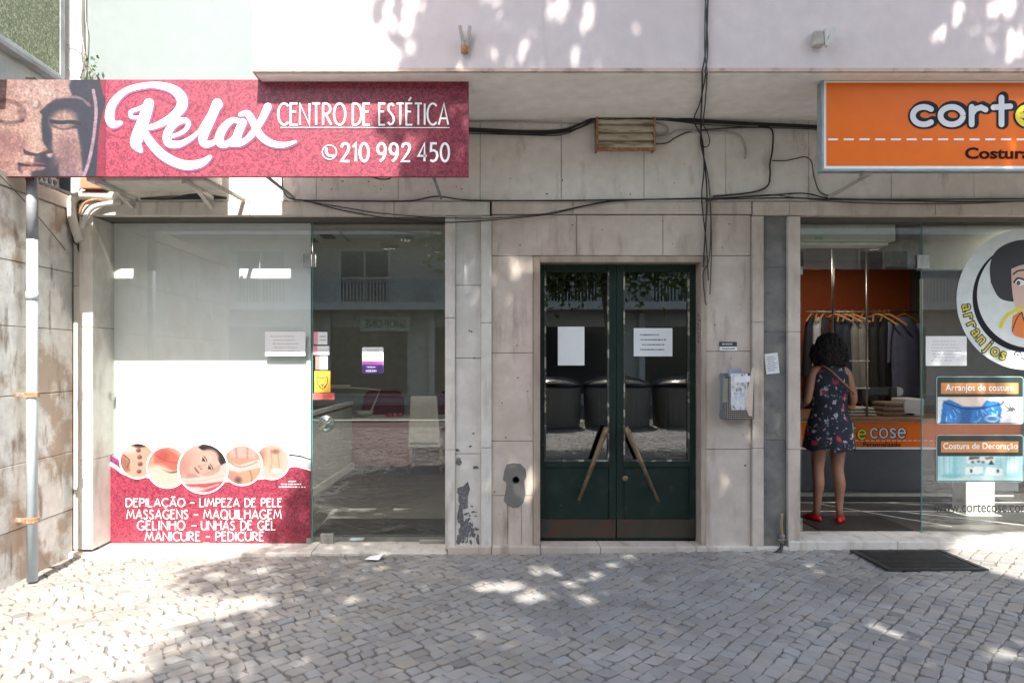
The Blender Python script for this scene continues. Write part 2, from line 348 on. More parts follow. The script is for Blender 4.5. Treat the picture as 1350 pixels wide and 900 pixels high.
def scribble(mb, x0, x1, z0, z1, y, rows, seed=0, fill=.6, tilt=0):
    r = random.Random(seed); h = (z1-z0)/rows
    for i in range(rows):
        z = z1-(i+.5)*h; x = x0+(x1-x0)*r.uniform(0,.12)
        end = x1-(x1-x0)*r.uniform(0,.3)
        while x < end:
            wd = (x1-x0)*r.uniform(.03,.10); wd = min(wd, end-x+.001)
            mb.prism([(x,z-h*.5*fill*.6),(x+wd,z-h*.5*fill*.6),(x+wd,z+h*.5*fill*.6),(x,z+h*.5*fill*.6)], y-.0004, y)
            x += wd+(x1-x0)*r.uniform(.02,.045)
class Paint:                              # a picture built in numpy and carried by the points of a fine mesh
    def __init__(s, w, h, col): s.w, s.h = w, h; s.a = np.ones((h, w, 3))*np.array(col)/255.; s.yy, s.xx = np.mgrid[0:h, 0:w]+.5
    def blend(s, mask, col, k=1.0): m = (np.clip(mask,0,1)*k)[...,None]; s.a = s.a*(1-m)+m*np.array(col)/255.
    def blur(s, m, n):
        for _ in range(n):
            p = np.pad(m, 1, mode='edge'); m = (p[:-2,1:-1]+p[2:,1:-1]+p[1:-1,:-2]+p[1:-1,2:]+2*p[1:-1,1:-1])/6
        return m
    def polym(s, pts):
        ins = np.zeros((s.h, s.w), bool); n = len(pts)
        for i in range(n):
            x0, y0 = pts[i]; x1, y1 = pts[(i+1) % n]
            if y0 == y1: continue
            c = ((y0 > s.yy) != (y1 > s.yy)) & (s.xx < (x1-x0)*(s.yy-y0)/(y1-y0)+x0); ins ^= c
        return ins.astype(float)
    def poly(s, pts, col, soft=1, k=1.0): s.blend(s.blur(s.polym(pts), soft), col, k)
    def ell(s, cx, cy, rx, ry, col, soft=.3, k=1.0, rot=0):
        c, n = math.cos(R(rot)), math.sin(R(rot)); dx, dy = s.xx-cx, s.yy-cy
        d = np.sqrt(((dx*c+dy*n)/rx)**2+((-dx*n+dy*c)/ry)**2); s.blend((1+soft-d)/(2*soft), col, k)
    def line(s, pts, wd, col, k=1.0):
        d = np.full((s.h, s.w), 1e9); P = catmull([(p[0],p[1],0) for p in pts], 6) if len(pts) > 2 else [Vector((p[0],p[1],0)) for p in pts]
        for a, b in zip(P[:-1], P[1:]):
            ab = np.array([b.x-a.x, b.y-a.y]); L = max(1e-9, ab@ab)
            t = np.clip(((s.xx-a.x)*ab[0]+(s.yy-a.y)*ab[1])/L, 0, 1); d = np.minimum(d, np.hypot(s.xx-a.x-t*ab[0], s.yy-a.y-t*ab[1]))
        s.blend(wd/2-d+.5, col, k)
    def grain(s, amt, size=1, seed=1):
        r = np.random.default_rng(seed); g = r.normal(0, 1, (s.h//size+1, s.w//size+1)); g = np.kron(g, np.ones((size,size)))[:s.h,:s.w]
        s.a = np.clip(s.a*(1+amt*s.blur(g, 1)[...,None]), 0, 1)
    def lin(s): a = np.clip(s.a, 0, 1); return getattr(s, 'gain', 1.0)*np.where(a <= .04045, a/12.92, ((a+.055)/1.055)**2.4)
    def mesh(s, name, x0, x1, z0, z1, y, parent, m=None, disc=False):
        me = bpy.data.meshes.new(name); gx = np.linspace(x0, x1, s.w); gz = np.linspace(z1, z0, s.h)
        vx, vz = np.meshgrid(gx, gz); V = np.stack([vx.ravel(), np.full(vx.size, y), vz.ravel()], 1); col = s.lin().reshape(-1, 3)
        if disc:
            u = np.linspace(-1, 1, s.w); uu, ww = np.meshgrid(u, u); rr = np.hypot(uu, ww); mx_ = np.maximum(np.abs(uu), np.abs(ww))
            k = np.where(rr > 1e-6, mx_/np.maximum(rr, 1e-6), 1); su, sv = uu*k, ww*k
            V = np.stack([(x0+x1)/2+su.ravel()*(x1-x0)/2, np.full(su.size, y), (z0+z1)/2-sv.ravel()*(z1-z0)/2], 1)
            ix = np.clip(((su+1)/2*(s.w-1)).round().astype(int), 0, s.w-1); iy = np.clip(((sv+1)/2*(s.h-1)).round().astype(int), 0, s.h-1)
            col = s.lin()[iy, ix].reshape(-1, 3)
        i = np.arange((s.h-1)*s.w).reshape(s.h-1, s.w)[:, :-1].ravel()
        me.from_pydata(V.tolist(), [], np.stack([i, i+s.w, i+s.w+1, i+1], 1).tolist()); me.update()
        at_ = me.color_attributes.new('tint', 'FLOAT_COLOR', 'POINT')
        at_.data.foreach_set('color', np.concatenate([col, np.ones((len(col),1))], 1).astype(np.float32).ravel())
        return link(name, me, m or M['print'], parent)

#SECTION_GROUND
# ------------------------------------------------------------------ ground
def cobbles():
    V = []; Fc = []; T = []
    ang = R(44); ca, sa = math.cos(ang), math.sin(ang); r = random.Random(3)
    step = .084
    for j in range(-200, 200):
        v = j*step; u = -14+r.random()*.1
        while u < 14:
            L = r.choice((.064,.076,.082,.086,.09,.094,.10,.114))*r.uniform(.93,1.07); u0, u1 = u, u+L; u = u1
            um = (u0+u1)/2
            x = um*ca-v*sa; yy = um*sa+v*ca
            if not (-6.2 < x+1 < 9.4 and -11.0 < yy-1.2 < .5): continue
            g = .0018+r.random()*.0032
            cs = []; shx = r.uniform(-.012,.012)
            for (a, b) in ((u0+g, v+g), (u1-g, v+g), (u1-g, v+step-g), (u0+g, v+step-g)):
                a += r.uniform(-.010,.010)+(shx if b > v+step/2 else -shx); b += r.uniform(-.0075,.0075)
                b += .030*math.sin(a*1.5+.3*math.sin(b*.9))+.012*math.sin(a*5+b*2); a += .04*math.sin(b*1.1)
                cs.append(Vector((a*ca-b*sa+1-1, a*sa+b*ca+1.2-1.2)))
            cx = sum((c.x for c in cs))/4; cyy = sum((c.y for c in cs))/4
            if cyy > -.01 or cyy < -10.9 or cx < -3.42: continue
            ring = []
            for k in range(4):
                p, q, n_ = cs[k], cs[k-1], cs[(k+1) % 4]; t1 = r.uniform(.03,.15); t2 = r.uniform(.03,.15)
                ring += [p+(q-p)*t1, p+(n_-p)*t2]
            if max(p.y for p in ring) > .012: continue
            h = r.uniform(-.003,.0035); tx, ty = r.uniform(-.035,.035), r.uniform(-.035,.035); n0 = len(V); ctr = Vector((cx, cyy))
            base = zg(cx)
            for p in ring: V.append((p.x, p.y, base-.016))
            for p in ring: V.append((p.x, p.y, base-.004+h+(p.x-cx)*tx+(p.y-cyy)*ty))
            for p in ring:
                q = ctr+(p-ctr)*.90; V.append((q.x, q.y, base+.001+h+(q.x-cx)*tx+(q.y-cyy)*ty))
            for k in range(8):
                k2 = (k+1) % 8
                Fc.append((n0+k, n0+k2, n0+8+k2, n0+8+k)); Fc.append((n0+8+k, n0+8+k2, n0+16+k2, n0+16+k))
            Fc.append(tuple(n0+16+k for k in range(8)))
            t = r.gauss(1, .075); wmt = r.gauss(.004, .007)
            if r.random() < .02: t *= .72
            T += [(.275*t+wmt, .265*t, .253*t-wmt, 1)]*24
    me = bpy.data.meshes.new('cobbled_pavement'); me.from_pydata(V, [], Fc); me.update()
    a = me.color_attributes.new('tint', 'FLOAT_COLOR', 'POINT'); a.data.foreach_set('color', np.array(T, np.float32).clip(0,1).ravel())
    m = attr_mat('limestone_cobble', .55); n = m.node_tree; b = n.nodes['Principled BSDF']
    tc = n.nodes.new('ShaderNodeTexCoord'); ns = n.nodes.new('ShaderNodeTexNoise'); ns.inputs['Scale'].default_value = 55; ns.inputs['Detail'].default_value = 6
    n.links.new(tc.outputs['Object'], ns.inputs['Vector']); bp = n.nodes.new('ShaderNodeBump'); bp.inputs['Strength'].default_value = .35; bp.inputs['Distance'].default_value = .004
    n.links.new(ns.outputs['Fac'], bp.inputs['Height']); n.links.new(bp.outputs[0], b.inputs['Normal'])
    n2 = n.nodes.new('ShaderNodeTexNoise'); n2.inputs['Scale'].default_value = 1.3; n2.inputs['Detail'].default_value = 7; n.links.new(tc.outputs['Object'], n2.inputs['Vector'])
    mr = n.nodes.new('ShaderNodeMapRange'); n.links.new(n2.outputs['Fac'], mr.inputs[0]); mr.inputs[1].default_value = .3; mr.inputs[2].default_value = .7; mr.inputs[3].default_value = .72; mr.inputs[4].default_value = 1.08
    mm = n.nodes.new('ShaderNodeMix'); mm.data_type = 'RGBA'; mm.blend_type = 'MULTIPLY'; mm.inputs[0].default_value = 1
    at_ = [q for q in n.nodes if q.type == 'ATTRIBUTE'][0]; n.links.new(at_.outputs['Color'], mm.inputs[6]); n.links.new(mr.outputs[0], mm.inputs[7]); n.links.new(mm.outputs[2], b.inputs['Base Color'])
    o = link('cobbled_pavement', me, m); tag(o, 'pale limestone cobbles laid in slanting rows before the shops', 'pavement', kind='structure')
cobbles()
M['grit'] = mat('pavement_grit', (.17,.155,.14,1), .95, col2=(.10,.092,.085,1), scale=30, bump=.5, bscale=200)
M['asphalt'] = mat('asphalt', (.05,.05,.052,1), .9, col2=(.065,.065,.065,1), scale=8, bump=.4, bscale=200)
g = MB(); xs = [-80,-8,-6,-4,-2,0,2,4,6,8,80]; ys = [60,.0,-3,-7,-11.2]
for y_ in ys:
    for x_ in xs: g.v.append((x_, y_, zg(x_)-.0075))
for i in range(len(ys)-1):
    for j in range(len(xs)-1):
        k = i*len(xs)+j; g.f.append((k, k+len(xs), k+len(xs)+1, k+1))
tag(g.build('ground', M['grit']), 'sandy grit bedding between and below the cobbles', 'ground', kind='structure')
tag(MB().box(-80,80,-11.5,-11.2,-.4,.0).build('kerb', M['trim_stone']), 'stone kerb along the street', 'kerb', kind='structure')
tag(MB().box(-80,80,-18.6,-11.5,-.4,-.12).build('road', M['asphalt']), 'asphalt road opposite the shops', 'road', kind='structure')
tag(MB().box(-80,80,-60,-18.6,-.4,.0).build('far_pavement', mat('far_paving', (.38,.37,.34,1), .9)), 'pavement across the street', 'pavement', kind='structure')

#SECTION_BUILDING
# ------------------------------------------------------------------ the building
B = thing('apartment_building', 'pale stone shopfront building with pink overhanging storey and two glass shops', 'building', (2.5, .2, 0))
SX0, SX1 = X(125), X(587); DX0, DX1 = X(712), X(917.6, .12); RX0, RX1 = X(1053), 6.35
XW = X(93); ZL = Z(285)
k = MB()                                                      # the masonry behind the cladding
k.box(XW, SX0-.002, .065, .36, -.1, 3.62).box(SX1+.002, DX0-.02, .045, .36, -.1, 3.62).box(DX1+.02, RX0-.002, .045, .36, -.1, 3.62).box(RX1, 9.5, .045, .36, -.1, 3.62)
k.box(SX0-.002, SX1+.002, .045, .36, ZL, 3.62).box(DX0-.02, DX1+.02, .045, .36, Z(345), 3.62).box(RX0-.002, RX1, .045, .36, ZL, 3.62)
k.build('masonry', M['joint'], B)
def panels(mb, xs, z0, z1, y0, y1, gap=.004):
    for a, b in zip(xs[:-1], xs[1:]):
        d = random.uniform(-.0012,.0012); mb.box(a+gap/2, b-gap/2, y0+d, y1, z0+gap/2, z1-gap/2)
band = MB(); zb0, zb1 = Z(265.5), 3.541
xsb = [XW]+[X(p) for p in (200, 308, 417, 525, 633, 740, 849, 957, 1066, 1175, 1284, 1392, 1500, 1610, 1720)]+[9.5]
panels(band, xsb, zb0, zb1, .0, .045)
band.build('cladding', M['band'], B, bevel=.002)
lt = MB(); panels(lt, [X(648), X(755), X(990)], Z(283), zb0-.002, -.018, .045)
lt.build('lintel', M['door_stone'], B, bevel=.003)
lt = MB(); panels(lt, [X(106), X(330), X(520), X(646)], ZL, Z(266.5), -.03, .30); lt.build('lintel', M['trim_stone'], B, bevel=.004)
lt = MB(); panels(lt, [X(991), X(1039), X(1230), X(1420), X(1640), 6.6], ZL, Z(266.5), -.03, .30); lt.build('lintel', M['door_stone'], B, bevel=.004)
for a, b_, m in ((107,125,'trim_stone'), (587,600,'trim_stone'), (634,648,'trim_stone'), (990.5,1005,'door_stone'), (1037,1053,'door_stone')):
    p = MB(); zz = [.02, Z(590)+random.uniform(-.1,.1), Z(430)+random.uniform(-.1,.1), ZL-.002]
    deep = a in (107, 587, 1037)
    for z0, z1 in zip(zz[:-1], zz[1:]): p.box(X(a), X(b_), -.03, .30 if deep else .06, z0, z1-.003)
    p.build('pillar', M[m], B, bevel=.004)
p = MB(); panels(p, [XW, X(107)-.002], Z(376), 3.541, .035, .07); panels(p, [XW, X(107)-.002], 0, Z(376), .035, .07); p.build('cladding', M['trim_stone'], B, bevel=.003)
p = MB()                                                      # the narrow infill between the salon's two pillars
for a, b_ in ((282,376),(376,472),(472,598),(598,722)): p.box(X(600)+.001, X(634)-.001, .0, .045, Z(b_)+.002, Z(a)-.002)
fill = p.build('infill_panel', M['peel'], B, bevel=.002)
r = random.Random(5); fl = MB()                               # flakes of missing paint, each its own ragged shape
def flake(mb, px, py, rx, ry, y, n=13):
    pts = []
    for q in range(n):
        a = 2*math.pi*q/n; s_ = r.uniform(.6,1.15); pts.append((X(px)+rx*s_*math.cos(a)/160.7, Z(py)+ry*s_*math.sin(a)/160.7))
    mb.prism(pts[::-1], y-.0008*r.uniform(.6,1.6), y+.001)
for q in range(62):
    yy = 640+75*r.random()**.8; xx = 602+ (6+16*r.random())*(.4+(yy-640)/90) if r.random() < .8 else r.uniform(604,630)
    flake(fl, min(xx, 629), yy, r.uniform(.8,3.2), r.uniform(1,4.5), -.0015)
for (a,b_,c_,d_) in ((605,608,4,6),(603,593,3,2.4),(620,588,2.5,1.4),(627,616,4.5,2.4),(624,571,2,1.2),(611,655,9,22),(607,680,5,16),(612,700,8,12),(605,712,4,8),(630,712,2.6,8)):
    flake(fl, a, b_, c_, d_, -.0018)
fl.build('bare_patch', mat('bare_slate_patch', (.10,.105,.115,1), .8, col2=(.20,.20,.20,1), scale=40), B)
p = MB()
for a, b_ in ((284,352),(352,437),(437,580),(580,722)): p.box(X(1005)+.001, X(1037)-.001, .004, .045, Z(b_)+.001, Z(a)-.001)
p.build('infill_panel', M['slate'], B, bevel=.002)
p = MB(); panels(p, [X(648)+.001, X(760), X(874), X(990)-.001], Z(337), Z(283)-.002, 0, .045)
for a, b_ in ((337,465),(465,581),(581,653)): p.box(X(648)+.001, X(703)-.002, random.uniform(-.001,.001), .045, Z(b_)+.002, Z(a)-.002)
for a, b_ in ((648,669),(669,687.5),(687.5,703)): p.box(X(a)+.0015, X(b_)-.0015, 0, .045, Z(722), Z(653)-.002)
for a, b_ in ((337,463),(463,592),(592,722)): p.box(X(930)+.002, X(990)-.001, random.uniform(-.001,.001), .045, Z(b_)+.002, Z(a)-.002)
p.build('cladding', M['door_stone'], B, bevel=.002)
p = MB(); p.box(X(703), DX0, -.012, .14, .05, Z(337)-.003).box(DX0, DX1, -.012, .14, Z(346), Z(337)-.003).box(DX1, X(930.5), -.012, .14, .05, Z(337)-.003)
p.build('door_surround', mat('brown_limestone', (.40,.325,.26,1), .7, col2=(.29,.225,.175,1), scale=3, stretch=(2,1,.4), bump=.25, bscale=110), B, bevel=.004)
ch = MB(); r = random.Random(17)
for q in range(46):
    a, b_ = r.choice([(r.uniform(652,700), r.uniform(345,715)), (r.uniform(934,986), r.uniform(345,715)), (r.uniform(630,1060), r.uniform(185,258)), (r.uniform(655,985), r.uniform(286,334)), (r.uniform(395,615), r.uniform(236,258))])
    flake(ch, a, b_, r.uniform(.5,1.7), r.uniform(.4,1.3), -.0012, 9)
for a, b_ in ((625,472),(619,436),(622,437),(640,412),(652,648),(958,548)): flake(ch, a, b_, 1.6, 1.1, -.0012, 9)
ch.build('chips', mat('dark_chip', (.10,.085,.075,1), .9), B)
cem = MB(); pts = [(665,620),(668,612),(676,610),(686,611),(693,618),(694,628),(691,634),(693,650),(690,662),(684,668),(676,669),(668,664),(664,660),(667,645),(668,636),(663,632)]
cem.prism([(X(a), Z(b_)) for a, b_ in pts][::-1], -.005, .002)
ce = cem.build('cement_patch', mat('grey_cement', (.17,.165,.15,1), .95, bump=.4), B, bevel=.002)
MB().lathe([(.028,0),(.03,.004),(.026,.006),(.022,.001)], (X(680), -.004, Z(632)), 16, axis='y').build('bell_hole', M['black'], ce)
# sills and thresholds
s_ = MB(); panels(s_, [X(122), X(412), X(590)], -.1, .0, -.05, .30); s_.build('sill', M['trim_stone'], B, bevel=.006)
s_ = MB(); panels(s_, [X(590)+.002, X(648), X(712), X(790), X(915), X(942)], -.1, .05, -.055, .14); s_.build('threshold', M['door_stone'], B, bevel=.006)
s_ = MB(); panels(s_, [X(1037), X(1180), X(1330), X(1480), RX1], -.1, .09, -.04, .299); s_.build('sill', M['trim_stone'], B, bevel=.006)
for a, b_, c_ in ((93,122,-.005),(942,1037,.045)): s_ = MB(); panels(s_, [X(a), X(b_)], -.1, c_, -.04, .1); s_.build('plinth', M['trim_stone'], B, bevel=.005)
# upper storey
BX0 = X(333, -.92); zf = 3.541
MB().box(BX0, 9.5, -.92, .36, zf+.022, 9.5).build('upper_storey', M['pink'], B)
MB().box(BX0-.004, 9.5, -.926, .1, zf+.001, zf+.024).build('storey_edge', M['lip'], B)
MB().box(BX0+.02, 9.5, -.90, .1, zf-.012, zf+.003).build('soffit', M['soffit'], B)
MB().box(X(112), BX0-.002, .0, .36, zf+.001, 9.5).build('upper_wall', M['mint'], B)
MB().box(XW-.05, X(112)-.001, -.05, .36, 3.2, 9.5).build('pilaster', M['white_wall'], B)

# ---- salon front: glass, door, fittings
GY = .24
def pane(name, x0, x1, z0, z1, y, m, parent, th=.01): return MB().box(x0, x1, y, y+th, z0, z1).build(name, m, parent)
sp = pane('shop_window', X(134.5,GY), X(410,GY), .0, ZL+.02, GY, M['glass'], B)
MB().box(X(128,.2), X(134,GY), GY-.03, GY+.03, .0, ZL).box(X(135,GY), X(142.5,GY), GY+.03, GY+.05, Z(585,GY), ZL).build('window_jamb', M['alu'], sp)
cl = MB()
for a, b_, c_, d_ in ((400,410.3,335,352),(398,410.3,281,290),(404,410.3,709,719),(145,149,517,527),(130,137,712,720),(268,277,714,720)):
    MB().box(X(a,GY), X(b_,GY), GY-.012, GY+.03, Z(d_,GY), Z(c_,GY)).build('clamp', M['steel'], sp, bevel=.002)
sd = pane('glass_door', X(411.3,GY), X(586.5,GY), .005, Z(283,GY), GY, M['glass'], B)
cl = MB()
for a, b_, c_, d_ in ((411.5,416,335,352),(411.5,414,281,290),(423,440,703,718),(580,587,283,290),(553,586,711,719)):
    MB().box(X(a,GY), X(b_,GY), GY-.014, GY+.025, Z(d_,GY), Z(c_,GY)).build('clamp', M['steel'], sd, bevel=.002)
MB().lathe([(.03,0),(.07,.004),(.073,.010),(.068,.016),(.02,.018),(.016,.03),(.008,.032)], (X(430,GY), GY-.001, Z(558,GY)), 28, axis='y').build('door_pull', glass_mat('frosted_disc', (.75,.85,.82,1), .22), sd, smooth=True)
MB().box(X(411,GY), X(412,GY), GY-.001, GY+.011, .006, ZL-.01).build('door_edge', M['glass_edge'], sd)
# ---- entrance door
DY = .12
def leaf(a0, g0, g1, a1, flip):
    m = MB(); f = lambda p: X(p, DY); z = lambda p: Z(p, DY)
    m.box(f(a0), f(g0), DY, DY+.05, z(711), z(348)).box(f(g1), f(a1), DY, DY+.05, z(711), z(348))
    m.box(f(g0), f(g1), DY+.001, DY+.05, z(358), z(348)).box(f(g0), f(g1), DY+.001, DY+.05, z(616), z(608)).box(f(g0), f(g1), DY+.001, DY+.05, z(711), z(700))
    m.box(f(g0), f(g1), DY+.012, DY+.045, z(700), z(616))
    o = m.build('door_leaf', M['green_metal'], B, bevel=.004)
    pane('pane', f(g0)-.004, f(g1)+.004, z(609.5), z(356), DY+.022, M['door_glass'], o, .006)
    bd = MB()
    bd.box(f(g0), f(g0)+.012, DY-.003, DY+.020, z(608), z(358)).box(f(g1)-.012, f(g1), DY-.003, DY+.020, z(608), z(358)).box(f(g0)+.012, f(g1)-.012, DY-.003, DY+.020, z(608), z(606))
    bd.build('glazing_bead', M['bead'], o)
    kp = MB(); kp.box(f(a0)+.004, f(a1)-.004, DY-.006, DY+.001, z(708), z(684))
    for q in range(4):
        xx = f(a0)+.03+(f(a1)-f(a0)-.06)*q/3
        for zz in (z(705), z(687)): kp.lathe([(.007,.0),(.006,.003),(.002,.004)], (xx, DY-.006, zz), 8, axis='y')
    kp.build('kick_plate', M['kick'], o)
    hx = MB(); a, b_ = ((800,563),(763,660)) if flip < 0 else ((825,563),(868,661))
    pa, pb = at(*a, DY-.065), at(*b_, DY-.065); hx.tube([pa, pa+(pb-pa)*.08, pa+(pb-pa)*.5, pb], [.024,.026,.02,.013], 10, smooth=False)
    for t in (.12, .85): q = pa+(pb-pa)*t; hx.tube([q, q+Vector((0,.068,0))], .012, 8)
    hx.build('handle', M['wood_handle'], o, smooth=True)
    return o
LL = leaf(710.5, 718, 803, 812, -1); LR = leaf(812.8, 822, 909, 917, 1)
MB().lathe([(.022,0),(.024,.006),(.012,.01),(.01,.012)], (X(824,DY), DY-.001, Z(630,DY)), 16, axis='y').build('lock', M['wood_handle'], LR)
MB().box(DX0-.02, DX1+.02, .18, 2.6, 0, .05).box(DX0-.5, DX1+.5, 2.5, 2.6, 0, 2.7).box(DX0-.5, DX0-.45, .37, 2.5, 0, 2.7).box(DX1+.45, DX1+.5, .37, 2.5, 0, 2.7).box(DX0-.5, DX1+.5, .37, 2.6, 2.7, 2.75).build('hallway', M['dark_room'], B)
# ---- tailor shop front
gx = X(1215.5, GY)
tp = pane('shop_window', gx, RX1, .08, ZL+.02, GY, M['glass'], B)
MB().box(gx-.004, gx-.0005, GY-.001, GY+.012, .08, ZL).build('glass_edge', M['glass_edge'], tp)
cl = MB()
for a, b_, c_, d_ in ((1208,1224,336,354),(1208,1224,283,291),(1118,1135,283,292),(1214,1222,712,716)): MB().box(X(a,GY), X(b_,GY), GY-.014, GY+.026, Z(d_,GY), Z(c_,GY)).build('clamp', M['steel'], tp, bevel=.002)
pane('transom_glass', X(1054,GY), gx-.006, Z(355,GY), ZL+.02, GY+.001, M['glass'], B)
dl = MB().box(X(1055,.26)+.005, X(1055,.26)+.017, .27, 1.05, .1, Z(352,GY)).build('glass_door', M['glass'], B)     # stands open into the shop
MB().box(X(1055,.26)-.01, X(1055,.26)+.03, .28, .44, .095, .2).build('clamp', M['steel'], dl, bevel=.002); MB().box(X(1055,.26)-.01, X(1055,.26)+.03, .28, .4, Z(352,GY)-.06, Z(352,GY)+.01).build('clamp', M['steel'], dl, bevel=.002)
MB().tube([(X(1055,.26)+.06,.95,.75),(X(1055,.26)+.06,.95,1.75)], .012, 10).build('door_pull', M['steel'], dl, smooth=True)

# ---- rooms behind the glass
def room(x0, x1, y1, zf_, zc, wall, floor, ceil, back, prefix=''):
    MB().box(x0-.06, x0, .37, y1, 0, zc+.2).box(x1, x1+.06, .37, y1, 0, zc+.2).build('interior_wall', wall, B)
    MB().box(x0-.06, x1+.06, y1, y1+.06, 0, zc+.2).build('interior_wall', back, B)
    MB().box(x0-.06, x1+.06, .301, y1, zf_-.05, zf_).build('interior_floor', floor, B)
    MB().box(x0-.06, x1+.06, .305, y1, zc, zc+.05).build('interior_ceiling', ceil, B)
room(-3.3, .05, 5.2, .0, 2.79, M['room_grey'], M['salon_floor'], M['ceil'], M['room_grey'])
room(2.3, 7.6, 3.6, .088, 2.86, M['brown_wall'], M['dark_floor'], M['brown_wall'], M['brown_wall'])
MB().box(X(1050,3.58), X(1200,3.58), 3.575, 3.599, .1, 2.858).build('orange_wall', M['orange_wall'], B)
MB().box(X(1217,1.0), 7.5, 1.0, 1.1, Z(355,1.0), 2.858).build('bulkhead', M['ceil'], B)
MB().box(X(1184,.9), X(1216,.9), .9, 1.1, Z(348,.9), 2.858).build('beam', M['slate'], B)
MB().box(X(1217,2.3), 7.5, 2.3, 2.36, .076, 2.5).build('partition', mat('taupe_partition', (.24,.21,.185,1), .8), B)
fl_ = MB()
for y_ in (1.05, 1.45): fl_.box(3.0, 7.5, y_, y_+.018, .0885, .0905)
fl_.bar((4.2,.45,.0895),(3.45,1.45,.0895), .018, .003); fl_.bar((5.0,.42,.0895),(4.1,1.05,.0895), .018, .003)
fl_.build('floor_strip', M['print_white'], B)

#SECTION_NEIGHBOUR
# ------------------------------------------------------------------ the building on the left, seen along its side
N = thing('neighbouring_building', 'stained stone side wall with drainpipe and green pebbledash balcony above', 'building', (XW-.3, -1.5, 0))
NX = XW; NY0 = -3.1
NU = -1.15
MB().box(NX-3, NX-.175, NY0, .36, -.1, 2.9).box(NX-3, NX-.175, NU, .36, 2.9, 9).build('masonry', M['joint'], N)
p = MB(); zs = [-.1, .34, .81, 1.31, 1.81, 2.28, 2.79]
for i in range(6):
    ys = [.03, -.86-.25*(i % 2), -1.9+.2*(i % 2), NY0]
    for a, b_ in zip(ys[:-1], ys[1:]): p.box(NX-.17, NX+random.uniform(-.001,.001), b_+.002, a-.002, zs[i]+.0025, zs[i+1]-.0025)
p.build('cladding', M['side_stone'], N, bevel=.003)
MB().box(NX-.17, NX+.015, NY0, .0, 2.795, 2.90).build('cornice', M['door_stone'], N, bevel=.005)
hx = MB(); r = random.Random(8)
hx.box(NX-.17, NX-.092, NU, .0, 2.902, 3.52)
hexo = hx.build('pebble_band', mat('pebble_mortar', (.42,.40,.36,1), .9), N)
pb = MB()
for i in range(9):
    for j in range(46):
        y_ = -.03-j*.065-(i % 2)*.032; z_ = 2.94+i*.062
        if y_ < NU+.03: continue
        n0 = len(pb.v); rr = .028*r.uniform(.9,1.08); sh = r.uniform(0,.5)
        for q in range(7):
            a = 2*math.pi*q/7+sh; pb.v.append((NX-.093, y_+rr*1.05*math.cos(a), z_+rr*math.sin(a)))
        for q in range(7):
            a = 2*math.pi*q/7+sh; pb.v.append((NX-.083, y_+.7*rr*math.cos(a), z_+.7*rr*math.sin(a)))
        for q in range(7): q2 = (q+1) % 7; pb.f.append((n0+q, n0+q2, n0+7+q2, n0+7+q))
        pb.f.append(tuple(n0+7+q for q in range(7)))
pb.build('pebble', M['hex'], hexo, smooth=False)
MB().box(NX-.17, NX-.09, NU, .0, 3.522, 9).build('upper_wall', mat('pale_blue_render', (.55,.60,.62,1), .8, col2=(.38,.42,.45,1), scale=3), N)
yb = -.15
MB().box(NX-.10, NX+.02, NU, yb-.03, 3.83, 6.5).build('balcony_panel', M['pebbledash'], N)
MB().box(NX-.05, NX+.03, yb-.03, yb+.03, 3.79, 6.5).box(NX-.05, NX+.028, NU, yb-.03, 3.80, 3.83).build('balcony_frame', M['frame_grey'], N, bevel=.004)
MB().box(NX-.04, NX+.034, NU, yb+.03, 3.765, 3.80).build('balcony_edge', M['galv'], N, bevel=.003)
# drainpipe
dp = thing('drainpipe', 'pale blue drainpipe with rusty collars on the stained side wall', 'drainpipe', (-3.23, -.66, 0))
pc = (-3.225, -.66)
MB().lathe([(.036,-.03),(.036,2.50)], (pc[0],pc[1],0), 20).build('pipe', M['pvc'], dp, smooth=True)
MB().lathe([(.041,2.0),(.041,2.06)], (pc[0],pc[1],0), 20).build('joint_sleeve', M['pvc'], dp, smooth=True)
MB().lathe([(.038,2.44),(.0385,2.9)], (pc[0],pc[1],0), 20).build('upper_pipe', M['galv'], dp, smooth=True)  # upper length in darker grey, the shade it stands in painted into it
MB().box(pc[0]-.03, pc[0]+.03, pc[1]-.03, pc[1]+.03, 2.86, 3.6).build('upper_pipe', M['cable'], dp)
for zc in (.41, 1.315):
    c_ = MB().lathe([(.040,-.02),(.046,-.018),(.046,.018),(.040,.02)], (pc[0],pc[1],zc), 20); c_.box(NX-.01, pc[0]-.036, pc[1]-.008, pc[1]+.008, zc-.014, zc+.014).box(pc[0]-.055, pc[0]-.036, pc[1]-.03, pc[1]+.006, zc-.016, zc+.016)
    c_.build('collar', M['rust'], dp, bevel=.002)

#SECTION_SIGNS
# ------------------------------------------------------------------ salon sign
SY = -.785
sg = thing('salon_sign', 'long crimson banner sign with carved stone face and white script lettering', 'sign', (X(300,SY), SY, Z(233,SY)))
a0, a1, z0, z1 = X(-10,SY), X(618,SY), Z(233,SY), Z(105,SY)
MB().box(a0, a1, SY, SY+.03, z0, z1).build('panel', M['damask'], sg, bevel=.002)
for q in (-5, 120, 260, 420, 590): MB().box(X(q,SY)-.015, X(q,SY)+.015, SY+.03, SY+.055, z0+.01, z1-.01).build('batten', M['galv'], sg)
for q in (20, 345, 570):
    MB().bar((X(q,SY), SY+.05, z0+.03), (X(q,SY)+.02, -.01, 2.89), .018, .018).build('stay', M['galv'], sg)
P = Paint(174, 160, (222,178,168)); Q = lambda L: [(x*.2, (y-60)*.2) for x, y in L]
g_ = lambda v: v*.2
P.grain(.07, 2, 4)
P.poly(Q([(0,480),(140,500),(230,560),(210,680),(120,640),(0,600)]), (170,120,122), 14, .55)
P.ell(g_(300), g_(110), g_(150), g_(70), (240,205,190), .5, .6)
dk = (52,56,76)
